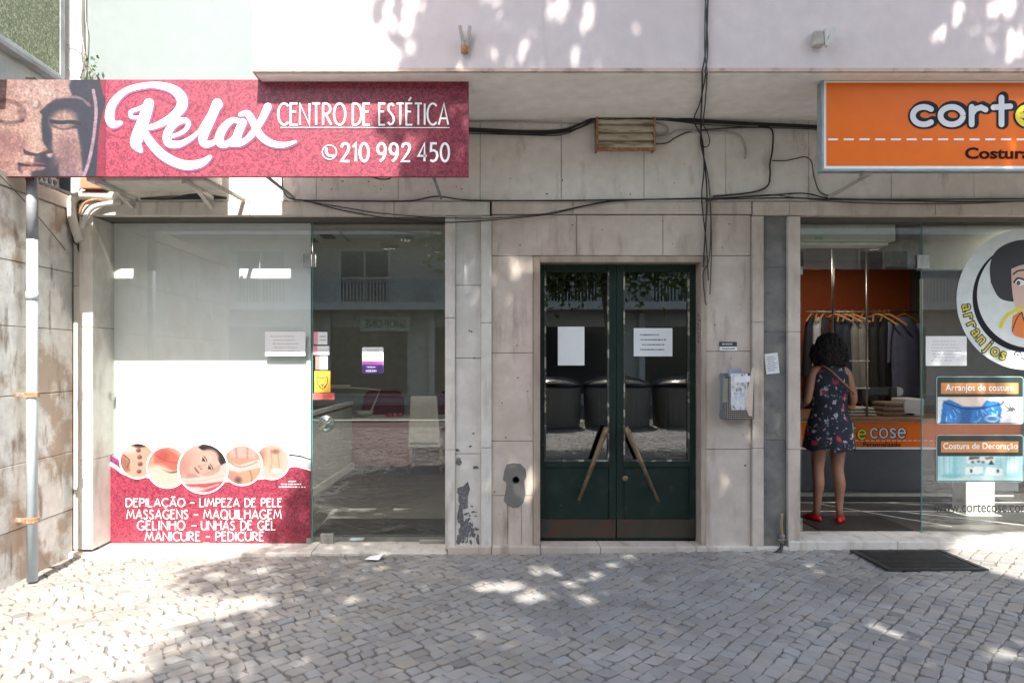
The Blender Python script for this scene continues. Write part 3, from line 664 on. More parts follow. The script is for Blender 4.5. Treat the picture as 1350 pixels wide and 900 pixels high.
P.poly(Q([(590,40),(880,40),(880,880),(690,880),(660,620),(640,470),(560,450),(430,440),(440,660),(500,720),(480,900),(300,900),(290,690),(400,640),(350,560),(345,430),(350,330),(440,245),(560,222),(600,205),(570,120)]), dk, 5)
P.ell(g_(525), g_(335), g_(105), g_(78), (214,170,158), .35, .95, -12)
P.ell(g_(545), g_(560), g_(100), g_(110), (178,134,132), .5, .9)
P.ell(g_(560), g_(700), g_(105), g_(150), (165,124,130), .5, .85)
P.ell(g_(590), g_(850), g_(110), g_(70), (140,108,128), .5, .8)
P.line(Q([(425,405),(500,415),(590,410),(660,425)]), 6.5, (40,42,58)); P.line(Q([(430,440),(520,470),(640,450)]), 3.1, (70,60,78), .7)
P.line(Q([(440,235),(560,205),(660,215),(740,275)]), 4.7, (170,140,150), .8)
P.line(Q([(345,330),(440,250),(560,228),(680,245)]), 5.4, (44,46,64), .8)
P.line(Q([(770,150),(792,300),(780,480),(755,640),(720,780),(680,880)]), 5.3, (206,168,190))
P.poly(Q([(820,40),(880,40),(880,200),(850,190)]), (190,44,80), 1); P.poly(Q([(880,230),(845,330),(815,480),(792,880),(880,880)]), (190,44,80), 1)
P.ell(g_(302), g_(207), g_(32), g_(32), (120,92,96), .4); P.ell(g_(296), g_(203), g_(29), g_(28), (240,214,205), .3)
P.line(Q([(0,232),(70,236),(140,258),(195,310),(214,372)]), 7, (150,108,108), .75); P.poly(Q([(150,300),(190,330),(208,400),(170,404),(160,350)]), (112,80,86), 6, .7)
P.line(Q([(0,405),(90,414),(150,410),(195,396)]), 5.5, (66,44,54)); P.line(Q([(0,432),(90,440),(160,432)]), 3, (160,116,116), .6)
P.ell(g_(90), g_(330), g_(90), g_(55), (236,196,182), .5, .6)
P.ell(g_(300), g_(500), g_(40), g_(140), (238,204,188), .6, .6); P.ell(g_(232), g_(615), g_(34), g_(36), (236,200,188), .4, .8); P.ell(g_(412), g_(615), g_(26), g_(26), (220,188,182), .4, .9)
P.line(Q([(215,655),(290,680),(350,672),(430,655)]), 4.7, (78,56,66)); P.line(Q([(165,757),(240,768),(310,765),(405,772)]), 5.0, (80,50,60))
P.poly(Q([(150,735),(185,760),(190,840),(150,800)]), (96,70,80), 5, .8); P.poly(Q([(265,820),(330,806),(420,815),(470,760),(500,880),(255,880)]), (66,58,74), 4, .9)
P.poly(Q([(170,752),(230,738),(280,744),(320,738),(400,764),(300,768),(240,768)]), (176,120,118), 2, .8); P.poly(Q([(185,772),(300,772),(398,778),(350,806),(280,812),(220,800)]), (206,152,146), 2, .9)
P.line(Q([(165,757),(240,770),(310,767),(405,774)]), 4, (72,44,54)); P.ell(g_(270), g_(712), g_(22), g_(26), (190,140,136), .6, .6); P.line(Q([(205,640),(215,668),(260,682)]), 4, (96,66,72), .9)
P.poly(Q([(0,520),(90,560),(150,640),(140,780),(60,860),(0,860)]), (186,136,136), 12, .55)
P.grain(.12, 1, 6); P.grain(.07, 2, 7); P.grain(.05, 5, 9); P.gain = .25
P.mesh('portrait_print', X(-.5,SY), X(139,SY), z0+.002, z1-.002, SY-.0025, sg)
U = lambda L, ox=0: [(X(ox+u/3.215,SY), Z(v/3.215,SY)) for u, v in L]
sc = MB()
def brush(L, ws, ox=0, d=0, mb=None, grow=0, sh=(0,0)):
    pts = [Vector((p[0]+sh[0], p[1]+sh[1], 0)) for p in U(L, ox)]; S = catmull(pts, 7); m = len(S)
    wv = []
    for i in range(m):
        t = i/(m-1)*(len(ws)-1); q = int(min(t, len(ws)-2)); wv.append((ws[q]+(ws[q+1]-ws[q])*(t-q))/3.215*(DIST+SY)/F+grow)
    ribbon(mb if mb is not None else sc, [(p.x,p.y) for p in S], wv, SY-.004-d*.0003, cap=True)
BR = [([(515,522),(482,528),(466,497),(480,440),(540,384),(640,362),(725,376),(768,412),(770,455),(728,500),(660,535),(600,545)], [14,34,38,34,24,24,34,44,44,34,24,18], 0),
 ([(632,440),(612,505),(588,570),(578,610),(598,640)], [42,48,52,48,18], 0), ([(645,435),(590,462),(556,476),(560,497),(590,500)], [14,16,16,16,12], 0),
 ([(605,545),(640,605),(700,665),(780,700),(850,694),(892,666)], [26,36,38,38,34,14], 0),
 ([(715,585),(775,562),(800,530),(785,512),(745,525),(712,565),(715,605),(755,614),(805,592),(850,555)], [14,16,18,22,28,34,34,28,20,14], 0),
 ([(845,560),(890,490),(925,446)], [14,20,40], 0), ([(922,440),(893,510),(862,585),(872,612),(905,606),(940,575)], [40,38,36,30,22,14], 0),
 ([(1022,520),(985,512),(945,550),(930,595),(952,615),(990,590),(1022,540)], [18,24,34,36,28,20,18], 0),
 ([(1030,522),(1008,575),(1012,608),(1040,600),(1075,570)], [34,34,30,20,12], 0),
 ([(55,488),(85,484),(110,520),(140,575),(185,608),(240,616),(290,602)], [16,28,30,30,28,22,10], 300),
 ([(172,455),(140,520),(95,582),(50,612),(5,614)], [32,28,26,22,12], 300)]
shd = MB()
for i, (L, ws, ox) in enumerate(BR): brush(L, ws, ox, 4+i); brush(L, ws, ox, -3+i*.3, shd, .018, (.004,-.004))
shd.build('lettering_shadow', mat('violet_grey_print', (.20,.05,.12,1), .5, vary=0), sg); sc.build('lettering', M['print_white'], sg)
tx = MB(); W_ = .0135
stroke_text(tx, 'CENTRO', X(367,SY), X(455.5,SY), Z(165,SY), Z(137,SY), SY-.005, W_); stroke_text(tx, 'DE', X(465,SY), X(487.5,SY), Z(165,SY), Z(137,SY), SY-.005, W_)
stroke_text(tx, 'ESTÉTICA', X(500,SY), X(591,SY), Z(165,SY), Z(137,SY), SY-.005, W_)
tx.prism([(X(370,SY),Z(169.2,SY)),(X(593,SY),Z(169.2,SY)),(X(593,SY),Z(168.2,SY)),(X(370,SY),Z(168.2,SY))], SY-.005, SY-.004)
for s_, q0, q1 in (('210',450,486),('992',497.5,541),('450',551.5,592)): stroke_text(tx, s_, X(q0,SY), X(q1,SY), Z(213,SY), Z(189.5,SY), SY-.005, .0165, gap=.2)
ribbon(tx, [(X(434.5,SY)+.05*math.cos(R(a)), Z(201,SY)+.05*math.sin(R(a))) for a in range(0,361,15)], .006, SY-.005)
ribbon(tx, [(p.x,p.y) for p in catmull([(X(430.5,SY),Z(196.5,SY),0),(X(430.5,SY),Z(201,SY),0),(X(434,SY),Z(205.5,SY),0),(X(439.5,SY),Z(205.5,SY),0)])], .016, SY-.0052, cap=True)
tx.build('lettering', M['print_white'], sg)

# ------------------------------------------------------------------ orange light-box sign
OY = -.80
ob = thing('shop_sign', 'orange light box sign in a grey frame with dashed white stitch line', 'sign', (4.05, OY, Z(222,OY)))
ox0, ox1, oz0, oz1 = X(1082.5,OY), 5.66, Z(226,OY), Z(103.5,OY)
MB().box(ox0+.012, ox1-.012, OY+.004, OY+.085, oz0+.006, oz1-.006).build('housing', M['sign_frame'], ob, bevel=.004)
fb = MB(); t_ = .018
fb.box(ox0, ox1, OY-.008, OY+.004, oz1-t_, oz1).box(ox0, ox1, OY-.008, OY+.004, oz0, oz0+t_).box(ox0, ox0+t_, OY-.008, OY+.004, oz0+t_, oz1-t_).box(ox1-t_, ox1, OY-.008, OY+.004, oz0+t_, oz1-t_)
fb.build('frame', M['sign_frame'], ob, bevel=.003)
MB().box(ox0+t_, ox1-t_, OY-.002, OY+.006, oz0+t_, oz1-t_).build('white_border', M['print_white'], ob)
MB().box(ox0+t_+.018, ox1-t_-.018, OY-.006, OY-.001, oz0+t_+.022, oz1-t_-.016).build('face_panel', M['orange_sign'], ob)
def shop_logo(mb_out, mb_in, mb_y, xs, z0, z1, y, wd, word=('cort','e','cose')):
    for s_, (xa, xb), mi in zip(word, xs, (mb_in, mb_y, mb_in)):
        d = .0012
        stroke_text(mb_out, s_, xa+.013*wd/.034, xb+.013*wd/.034, z0+.006*wd/.034, z1+.006*wd/.034, y, wd*1.9, gap=.22, cap=True)
        stroke_text(mb_out, s_, xa, xb, z0, z1, y-.0005, wd*1.55, gap=.22, cap=True)
        stroke_text(mi, s_, xa, xb, z0, z1, y-.0035, wd, gap=.22, cap=True)
mo, mi_, my = MB(), MB(), MB()
shop_logo(mo, mi_, my, ((X(1202,OY),X(1330,OY)),(X(1340,OY),X(1368,OY)),(X(1380,OY),X(1530,OY))), Z(165,OY), Z(129,OY), OY-.008, .040)
mo.build('lettering_outline', M['navy'], ob); mi_.build('lettering', M['logo_white'], ob); my.build('lettering', M['yellow'], ob)
ds = MB(); q = 1091
while q < 1660: ds.box(X(q,OY), X(q+13,OY), OY-.0085, OY-.006, Z(185.6,OY), Z(183.2,OY)); q += 20.7
ds.build('stitch_line', M['print_white'], ob)
tm = MB(); type_into(tm, 'Costura', X(1272,OY), X(1357,OY), Z(209.5,OY), Z(195.5,OY), OY-.0085, .03); tm.build('lettering', M['maroon_ink'], ob)
MB().bar(at(1560,229,OY+.06), at(1500,261,-.01), .02, .02).build('bracket', M['conduit'], ob); bk = MB(); bk.bar(at(1147,229,OY+.06), at(1091,261,-.01), .02, .02); bk.box(X(1140,OY), X(1152,OY), OY+.02, OY+.07, oz0-.02, oz0+.01)
bk.build('bracket', M['conduit'], ob)

#SECTION_FACADE_THINGS
# ------------------------------------------------------------------ air conditioner behind the salon sign
ac = thing('air_conditioner', 'aged white air conditioner unit on wall brackets behind the salon sign', 'air conditioner', (-2.48, -.3, 2.88))
ax0, ax1 = -2.93, -2.03
MB().box(ax0, ax1, -.50, -.17, 2.90, 3.44).build('casing', M['ac_white'], ac, bevel=.012)
gr = MB()
for i in range(9): gr.box(ax0+.08, ax0+.58, -.507, -.5, 2.97+i*.045, 2.985+i*.045)
gr.build('grille', M['galv'], ac)
MB().lathe([(.20,0),(.205,.006),(.19,.008)], (ax0+.33, -.50, 3.17), 28, axis='y').build('fan_ring', M['galv'], ac)
for xx in (ax0+.12, ax1-.14):
    b_ = MB(); b_.box(xx-.02, xx+.02, -.56, -.0, 2.865, 2.898); b_.bar((xx,-.02,2.60+.22),(xx,-.02,2.88),.04,.03); b_.bar((xx,-.04,2.80),(xx,-.3,2.87),.03,.012); b_.build('bracket', M['ac_white'], ac, bevel=.003)
b_ = MB(); b_.bar((ax1+.0,-.52,2.91),(ax1+.12,-.03,2.87), .03, .02); b_.build('stay', M['conduit'], ac)
hz = MB(); r = random.Random(2)
for i in range(5):
    hz.tube([(-2.75+.02*i,-.03,2.88),(-2.5,-.05-.01*i,2.875+.012*math.sin(i)),(-2.3,-.04,2.88+.008*i),(-2.05,-.03,2.885)], .009, 6)
hz.build('wiring', M['cable'], ac)
def pipe(name, label, cat, pts, rad, m, group=None, sides=8, smooth=True):
    o = MB().tube(pts, rad, sides, smooth).build(name, M[m], None, smooth=True); tag(o, label, cat, group); return o
pipe('insulated_pipe', 'thick white lagged air conditioning pipe bending down the corner pilaster', 'pipe', [at(158,260,-.05), at(128,258,-.045), at(104,258,-.045), at(95,266,-.045), at(95,284,-.045), at(99,300,-.04), at(105,318,-.04)], .036, 'white_pl', sides=12)
pipe('insulated_pipe', 'second white lagged pipe, bent tight round the top of the pillar', 'pipe', [at(160,267,-.06), at(140,269,-.06), at(122,274,-.07), at(113,286,-.07), at(108,300,-.06)], .02, 'white_pl', sides=10)
pipe('insulated_pipe', 'thin orange brown pipe above the white lagged pipes', 'pipe', [at(150,266,-.045), at(128,263,-.06), at(112,268,-.06), at(104,282,-.06)], .012, 'rust')
pipe('cable', 'loop of black cable hanging beside the lagged pipes', 'cable', [at(100,255,-.03), at(112,243,-.06), at(122,236,-.1), at(108,262,-.04), at(94,292,.0), at(97,318,.02), at(107,324,.03)], .005, 'cable')
pipe('cable', 'short broken brown cable stub at the end of the lagged pipe', 'cable', [at(99,300,-.02), at(104,312,.0), at(108,318,.0), at(103,326,.03), at(110,342,.03)], .008, 'cable_brown')
bt = MB().box(X(106,-.1), X(141,-.1), -.11, -.01, 2.945, 3.03).build('clay_block', mat('orange_clay', (.55,.22,.12,1), .9, col2=(.4,.18,.1,1), scale=12), None, bevel=.006)
tag(bt, 'orange clay block wedged above the white lagged pipes', 'block')

# ------------------------------------------------------------------ cables and conduits
def jit(pts, s, seed):
    r_ = random.Random(seed); return [at(p[0]+r_.uniform(-s,s), p[1]+r_.uniform(-s,s), p[2] if len(p) > 2 else -.02) for p in pts]
CB = 'cables along the facade'
main = [(560,170,-.02),(618,172,-.02),(690,175,-.02),(738,174,-.02),(764,166,-.03),(788,156,-.05),(830,153,-.05),(880,156,-.05),(930,160,-.04),(1000,164,-.02),(1060,167,-.02),(1130,171,-.02)]
for i, t in enumerate(('upper thick black cable of the bundle bent over the louvred vent', 'middle black cable of the bundle bent over the louvred vent', 'lowest black cable of the bundle bent over the louvred vent', 'thin loose black cable of the bundle bent over the louvred vent')):
    pipe('cable', t, 'cable', jit([(p[0], p[1]-2+i*1.9, p[2]-.004*i) for p in main], .9, i), .009-.0015*i, 'cable', CB)
pipe('conduit', 'pale straight conduit under the soffit left of the vent', 'conduit', [at(560,160,-.015), at(690,161,-.015), at(768,163,-.015)], .007, 'conduit', smooth=False)
pipe('conduit', 'grey painted conduit running right from the vent and ending in a hook', 'conduit', [at(p[0],p[1],-.018) for p in ((858,181),(878,180),(888,174),(900,172),(930,174),(962,175),(976,180),(982,194),(982,209))], .009, 'conduit')
pipe('conduit', 'grey painted conduit with a small loop beside the vent', 'conduit', [at(p[0],p[1],-.016) for p in ((862,162),(878,166),(880,174),(868,177),(862,172))], .007, 'conduit')
pipe('conduit', 'lower black conduit dipping from the vent to the cable crossing', 'conduit', [at(p[0],p[1],-.018) for p in ((860,190),(878,189),(890,182),(905,175),(925,172),(960,169),(1005,168))], .006, 'cable_brown')
pipe('cable', 'black cable dropping in a bend right of the hooked conduit', 'cable', [at(p[0],p[1],-.02) for p in ((1000,166),(1013,168),(1019,176),(1018,200),(1015,215),(1015,232),(1011,246),(990,254),(940,259))], .007, 'cable', CB)
pipe('cable', 'dusty brown cable arching towards the orange sign', 'cable', [at(p[0],p[1],-.02) for p in ((1018,212),(1035,212),(1050,209),(1062,207),(1070,214),(1073,232),(1080,252),(1092,258))], .005, 'cable_brown', CB)
for i, (t, xs_) in enumerate((('black cable hanging straight down the pink storey to the door', (934,931,926,924,925,930,932,929,927)), ('thin black cable twisting down the pink storey to the door', (928,933,930,915,926,928,925,931,934)), ('loose brown cable dangling from the pink storey past the cable crossing', (931,929,932,927,923,932,936,938,936)))):
    ys_ = (-30, 60, 93, 101, 137, 159, 185, 225, 262, 320, 352+18*i); dy = (-.94,-.94,-.94,-.92,-.45,-.1,-.03,-.03,-.04,-.03,-.03); xs_ = xs_[:3]+(xs_[2], (xs_[2]+xs_[3])/2)+xs_[3:]
    pipe('cable', t, 'cable', [at(a, b_, c_) for a, b_, c_ in zip(xs_, ys_, dy)], .006-.001*(i > 0), 'cable' if i < 2 else 'cable_brown', 'cables hanging beside the entrance door')
pipe('cable', 'slack black cable hanging past the top right of the entrance door', 'cable', [at(p[0],p[1],-.03) for p in ((936,264),(937,310),(934,345),(927,360),(929,390),(931,402))], .0045, 'cable', 'cables hanging beside the entrance door')
pipe('cable', 'looped black cable beside the cable crossing above the door', 'cable', [at(p[0],p[1],-.03) for p in ((926,163),(934,178),(935,190),(929,194),(924,185))], .004, 'cable', CB)
lows = [('black cable clipped under the upper stone band over the door', [(372,232),(373,248),(380,260),(400,264),(470,265),(540,265),(576,259),(620,264),(720,264.5),(850,263),(932,262),(1010,258),(1060,255),(1100,262),(1200,263),(1370,262)], .006),
 ('sagging black cable strung from salon lintel up to the door cables', [(408,266),(450,277),(500,286),(560,292),(600,293),(650,290),(720,283),(770,272),(812,265),(870,263),(930,262)], .0045),
 ('second sagging black cable, just above the longer sagging one', [(400,265),(450,273),(500,281),(560,286),(620,288),(660,287),(720,281.5),(775,270),(815,264),(930,261)], .0035),
 ('black cable running from the door cables along the tailor shop lintel', [(930,263),(980,262),(1040,261),(1095,263),(1180,264),(1260,266),(1370,265)], .006),
 ('thin brown cable dipping along the tailor shop lintel', [(930,265),(1010,257),(1050,261),(1120,267),(1200,269),(1290,268),(1370,264)], .004)]
for t, L, rr in lows: pipe('cable', t, 'cable', [at(p[0],p[1],-.038) for p in L], rr, 'cable_brown' if 'brown' in t else 'cable', CB)
pipe('cable', 'thin pale cable crossing the sunlit salon lintel', 'cable', [at(p[0],p[1],-.036) for p in ((310,262),(335,264),(360,263),(380,265))], .003, 'cable_brown', CB)
pipe('cable', 'thin cable bundle sagging across the top of the side wall', 'cable', [Vector((NX+.02,-1.2,3.0)), Vector((NX+.03,-.6,2.72)), Vector((NX+.02,-.1,2.45))], .003, 'cable_brown')
pipe('cable', 'stray thin cable stub poking out under the salon sign', 'cable', [at(482,231,-.5), at(500,236,-.4), at(512,236,-.35), at(517,233,-.3)], .005, 'cable')
pipe('cable', 'pale cable hanging down the white pilaster beside the mint wall', 'cable', [at(108,-20,-.06), at(107,40,-.06), at(111,70,-.06), at(106,104,-.06)], .005, 'conduit')
pipe('cable', 'thin pale cable hanging down the edge of the mint wall', 'cable', [at(113,-20,-.02), at(113,25,-.02), at(115,45,-.03), at(113,104,-.02)], .004, 'conduit')
# climbing sprig
spg = thing('climbing_sprig', 'thin dry climbing sprig with few leaves above the salon sign', 'plant', at(108,104,-.06))
st = MB(); st.tube([at(88,60,-.07), at(97,60,-.07), at(106,68,-.07), at(112,80,-.08), at(120,92,-.08), at(128,104,-.08)], .004, 6); st.tube([at(112,80,-.08), at(109,92,-.08), at(105,104,-.08)], .003, 6); st.tube([at(90,92,-.07),at(97,99,-.07),at(103,104,-.07)], .003, 6); st.tube([at(114,84,-.08), at(116,94,-.09), at(118,106,-.09)], .003, 6); st.build('stem', M['bark'], spg)
lf = MB(); r = random.Random(9)
for q in range(26):
    c_ = at(r.uniform(108,131), r.uniform(72,106), -.09+r.uniform(-.03,.02)); a = Vector((r.uniform(-1,1), r.uniform(-.6,.1), r.uniform(-1,1))).normalized()*.02; b2 = a.orthogonal().normalized()*.010; n0 = len(lf.v)
    lf.v += [tuple(c_-a), tuple(c_+b2), tuple(c_+a), tuple(c_-b2)]; lf.f.append((n0,n0+1,n0+2,n0+3))
lf.build('leaves', M['leaf'], spg)

# ------------------------------------------------------------------ louvred vent, wall clips
vt = thing('louvred_vent', 'rusty cream louvred vent box under the cables above the door', 'vent', at(820,178,-.04))
vx0, vx1, vz0, vz1 = X(784), X(860), Z(199.5), Z(156.5)
MB().box(vx0, vx1, -.03, 0, vz0, vz1).build('back_box', M['rust'], vt)
for i in range(4):
    h_ = (vz1-vz0)/4; zz = vz0+i*h_
    mb = MB(); mb.v += [(vx0+.012,-.085,zz+.004),(vx1-.008,-.085,zz+.004),(vx1-.008,-.045,zz+h_-.003),(vx0+.012,-.045,zz+h_-.003),(vx0+.012,-.03,zz+.004),(vx1-.008,-.03,zz+.004),(vx1-.008,-.03,zz+h_-.003),(vx0+.012,-.03,zz+h_-.003)]
    mb.f += [(0,1,2,3),(5,4,7,6),(4,0,3,7),(1,5,6,2),(4,5,1,0),(3,2,6,7)]; mb.build('slat', M['cream_slat'], vt, bevel=.002)
fb = MB().box(vx0, vx0+.012, -.09, -.0, vz0-.02, vz1).box(vx1-.008, vx1+.004, -.088, 0, vz0-.02, vz1).box(vx0+.012, vx1-.008, -.088, -.03, vz0-.012, vz0); fb.build('frame', M['rust'], vt, bevel=.002)
def clip_hook(name, label, px, py, tw):
    t = thing(name, label, 'wall clip', at(px, py, -.93), 'wall clips on the pink storey')
    c = at(px, py, -.95)
    for s_ in (-1, 1):
        m = MB(); m.bar(c+Vector((s_*.035+tw*.02, -.02, .075)), c+Vector((s_*.008, -.0, -.06)), .022, .04, (0,1,0)); m.build('prong', M['conduit'], t, bevel=.004)
    m = MB().lathe([(.0,-.05),(.026,-.045),(.03,-.01),(.022,.03)], c+Vector((0,.005,-.05)), 12); m.box(c.x-.02, c.x+.02, c.y-.002, -.921, c.z-.08, c.z-.03); m.build('base', M['rust'], t, smooth=False)
    return t
t = clip_hook('wall_clip', 'rusty V shaped wall clip on the pink storey above the salon sign end', 613, 51, 0)
c = at(1085, 52, -.95); t = thing('wall_clip', 'V shaped wall clip with a blocky stub above the orange sign', 'wall clip', at(1085,52,-.93), 'wall clips on the pink storey')
MB().box(c.x-.07, c.x+.0, c.y-.03, -.921, c.z-.05, c.z+.05).build('base', M['conduit'], t, bevel=.01); mb = MB(); mb.bar(c+Vector((.01,-.02,-.06)), c+Vector((.065,-.03,.07)), .02, .04, (0,1,0)); mb.bar(c+Vector((.01,-.02,-.055)), c+Vector((-.0,-.03,.06)), .016, .03, (0,1,0)); mb.build('prong', M['white_pl'], t, bevel=.004)

# ------------------------------------------------------------------ mailbox, plates, notices on stone
mbx = thing('mailbox', 'battered perforated metal mailbox stuffed with flyers, right of the door', 'mailbox', at(970,552,-.05))
mx0, mx1, mz0, mz1 = X(952,-.06), X(991,-.06), Z(552,-.06), Z(492,-.06)
m = MB(); m.box(mx0, mx1, -.004, .0, mz0, mz1).box(mx0, mx0+.006, -.115, -.004, mz0, mz1-.01).box(mx1-.006, mx1, -.115, -.004, mz0, mz1).box(mx0+.006, mx1-.006, -.11, -.004, mz0, mz0+.005); m.build('casing', M['galv'], mbx, bevel=.002)
def perf():
    m = bpy.data.materials.new('perforated_metal'); m.use_nodes = True; n = m.node_tree; b = n.nodes['Principled BSDF']
    tc = n.nodes.new('ShaderNodeTexCoord'); mp = n.nodes.new('ShaderNodeMapping'); mp.inputs['Rotation'].default_value = (0, R(45), 0); n.links.new(tc.outputs['Object'], mp.inputs[0])
    ck = n.nodes.new('ShaderNodeTexChecker'); ck.inputs['Scale'].default_value = 90; ck.inputs[1].default_value = (.045,.04,.035,1); ck.inputs[2].default_value = (.30,.27,.24,1); n.links.new(mp.outputs[0], ck.inputs[0])
    n.links.new(ck.outputs[0], b.inputs['Base Color']); b.inputs['Metallic'].default_value = .5; b.inputs['Roughness'].default_value = .45; return m
MB().box(mx0+.006, mx1-.006, -.118, -.112, mz0+.003, mz1-.03).build('front_panel', perf(), mbx)
FL = 'flyers stuffed in the mailbox'
def sheet(name, label, cat, pts, y, m, group=None, bend=.0):
    mb = MB(); mb.prism(pts, y-.0012, y); o = mb.build(name, m, None); tag(o, label, cat, group); return o
P = Paint(26, 40, (205,205,210)); r = random.Random(4)
for q in range(60): P.ell(r.uniform(0,26), r.uniform(0,40), r.uniform(.6,2), r.uniform(.6,2), r.choice([(150,150,150),(235,235,235),(110,105,100),(170,180,200),(225,215,200)]), .5)
o = P.mesh('flyer', X(962,-.1), X(984,-.1), Z(540,-.1), Z(492,-.1), -.1215, None); tag(o, 'crumpled speckled flyer bulging over the front of the mailbox', 'flyer', FL)
tag(MB().prism([(X(957),Z(495)),(X(975),Z(494)),(X(973),Z(485.5)),(X(957.5),Z(486.5))], -.06, -.055).build('flyer', mat('pale_blue_paper', (.30,.38,.46,1), .7), None), 'folded pale blue flyer sticking up from the mailbox', 'flyer', FL)
tag(MB().prism([(X(966,-.1),Z(505,-.1)),(X(987,-.1),Z(503,-.1)),(X(987,-.1),Z(495,-.1)),(X(966,-.1),Z(496,-.1))], -.126, -.1245).build('flyer', M['paper'], None), 'bright white flyer lying across the top edge of the mailbox', 'flyer', FL)
tag(MB().prism([(X(986,-.1),Z(548,-.1)),(X(990,-.1),Z(548,-.1)),(X(993,-.1),Z(486,-.1)),(X(990,-.1),Z(484,-.1)),(X(983,-.1),Z(520,-.1)),(X(980,-.1),Z(532,-.1))], -.124, -.1195).build('flyer', mat('cream_paper', (.6,.5,.4,1), .7, col2=(.4,.1,.08,1), scale=14, lo=.6, hi=.62), None), 'long cream flyer standing bent along the right side of the mailbox', 'flyer', FL)
tag(MB().prism([(X(949,-.06),Z(530)),(X(955,-.06),Z(528)),(X(956,-.06),Z(500)),(X(950,-.06),Z(497))], -.124, -.12).build('flyer', mat('grey_green_paper', (.22,.23,.18,1), .7), None), 'crumpled grey green flyer at the left edge of the mailbox', 'flyer', FL)
def plate(name, label, cat, x0, x1, y0, y1, depth, mcol, rows, ink, seed, rot=0, fill=.6, th=.002, marg=.12, group=None):
    t = thing(name, label, cat, at((x0+x1)/2, (y0+y1)/2, depth), group)
    xa, xb, za, zb = X(x0,depth), X(x1,depth), Z(y1,depth), Z(y0,depth); cx, cz = (xa+xb)/2, (za+zb)/2
    m = MB().box(xa, xb, depth, depth+th, za, zb); s_ = MB()
    mw, mh = (xb-xa)*marg, (zb-za)*marg
    if rows: scribble(s_, xa+mw, xb-mw, za+mh, zb-mh, depth-.0006, rows, seed, fill)
    for q in (m, s_):
        c_, n_ = math.cos(R(rot)), math.sin(R(rot))
        q.v = [(cx+(v[0]-cx)*c_-(v[2]-cz)*n_, v[1], cz+(v[0]-cx)*n_+(v[2]-cz)*c_) for v in q.v]
    m.build('sheet', mcol, t)
    if rows: s_.build('print', ink, t)
    return t
plate('name_plate', 'small black name plate fixed right of the entrance door', 'plate', 948.5, 971.5, 450.5, 456.3, -.006, M['ink'], 1, M['logo_white'], 3, th=.006)
plate('name_plate', 'small white name plate directly under the black one', 'plate', 949, 972, 456.8, 462.2, -.006, M['paper'], 1, M['ink'], 4, th=.006)
plate('notice', 'tilted white notice taped to the dark grey stone strip', 'notice', 1009, 1026.5, 465.5, 492.5, .0, M['paper'], 7, M['grey_ink'], 5, 6, .7)
grf = MB(); r = random.Random(12)
for q in range(7):
    zz = Z(416+q*5.6, -.012); ribbon(grf, [(X(917.5)+r.uniform(0,.012), zz+.01), (X(922)-r.uniform(0,.01), zz+r.uniform(-.004,.01)), (X(919), zz-.008), (X(922.5), zz-.012)], .006, -.0125-.0001*q)
tag(grf.build('graffiti', M['ink'], None), 'small black vertical graffiti tag on the right door surround', 'graffiti')
# tap
tp_ = thing('standpipe_tap', 'brass tap on a bare pipe at the foot of the dark stone strip', 'tap', at(1031,718,-.03))
m = MB(); m.tube([at(1031,722,-.03), at(1031,705,-.03), at(1030,690,-.03), at(1031,677,-.03)], .011, 8); m.build('pipe', mat('brass', (.42,.32,.16,1), .4, .7), tp_, smooth=True)
MB().lathe([(.012,-.015),(.022,-.01),(.022,.01),(.012,.015)], at(1031,706,-.03), 12).build('valve', M['steel'], tp_); m = MB().bar(at(1026,711,-.05), at(1036,711,-.05), .01, .012); m.build('handle', M['steel'], tp_)
pipe('conduit', 'bent black pipe stub on the pavement under the brass tap', 'pipe', [at(1031,716,-.04), at(1029,724,-.06), at(1022,729,-.1), at(1014,733,-.12)], .014, 'cable')

# door notices
plate('notice', 'blank white paper taped inside the left door pane', 'notice', 735.5, 770.5, 430.5, 481.5, DY+.0195, M['paper'], 0, None, 1)
plate('notice', 'white notice with black handwriting taped to the right door pane', 'notice', 835.5, 886.5, 432.5, 469.5, DY+.0195, M['paper'], 4, M['ink'], 8, fill=.45, marg=.15)
# ------------------------------------------------------------------ pavement things
dm = thing('doormat', 'black rubber doormat on the cobbles before the tailor shop', 'doormat', (3.36,-.36,.02))
m = MB().box(2.99,3.73,-.62,-.11,zg(3.3)+.003,zg(3.3)+.012); m.build('base', M['black'], dm, bevel=.003)
m = MB()
for i in range(13): m.box(3.06, 3.66, -.565+i*.033, -.549+i*.033, zg(3.3)+.012, zg(3.3)+.017)
m.box(2.99,3.03,-.62,-.11,zg(3.3)+.012,zg(3.3)+.018).box(3.69,3.73,-.62,-.11,zg(3.3)+.012,zg(3.3)+.018).box(3.03,3.69,-.62,-.585,zg(3.3)+.012,zg(3.3)+.018).box(3.03,3.69,-.145,-.11,zg(3.3)+.012,zg(3.3)+.018)
m.build('ribs', M['black'], dm)
gp = ground_at(494,735,0); m = MB(); n0 = 0
m.v = [(gp.x-.07,gp.y-.05,.004),(gp.x+.04,gp.y-.06,.002),(gp.x+.075,gp.y+.03,.035),(gp.x+.01,gp.y+.05,.012),(gp.x-.045,gp.y+.03,.006),(gp.x+.01,gp.y-.01,.022)]
m.f = [(0,1,5),(1,2,5),(2,3,5),(3,4,5),(4,0,5)]; o = m.build('litter_paper', M['paper'], None); s_ = o.modifiers.new('th', 'SOLIDIFY'); s_.thickness = .001; tag(o, 'crumpled white paper scrap lying on the cobbles below the salon door', 'litter')
m = MB().box(X(460,.3), X(478,.3), .32, .40, .001, .005); tag(m.build('leaflet', mat('pale_blue_leaflet', (.5,.62,.75,1), .6), None), 'pale blue leaflet lying inside at the foot of the salon door', 'leaflet')
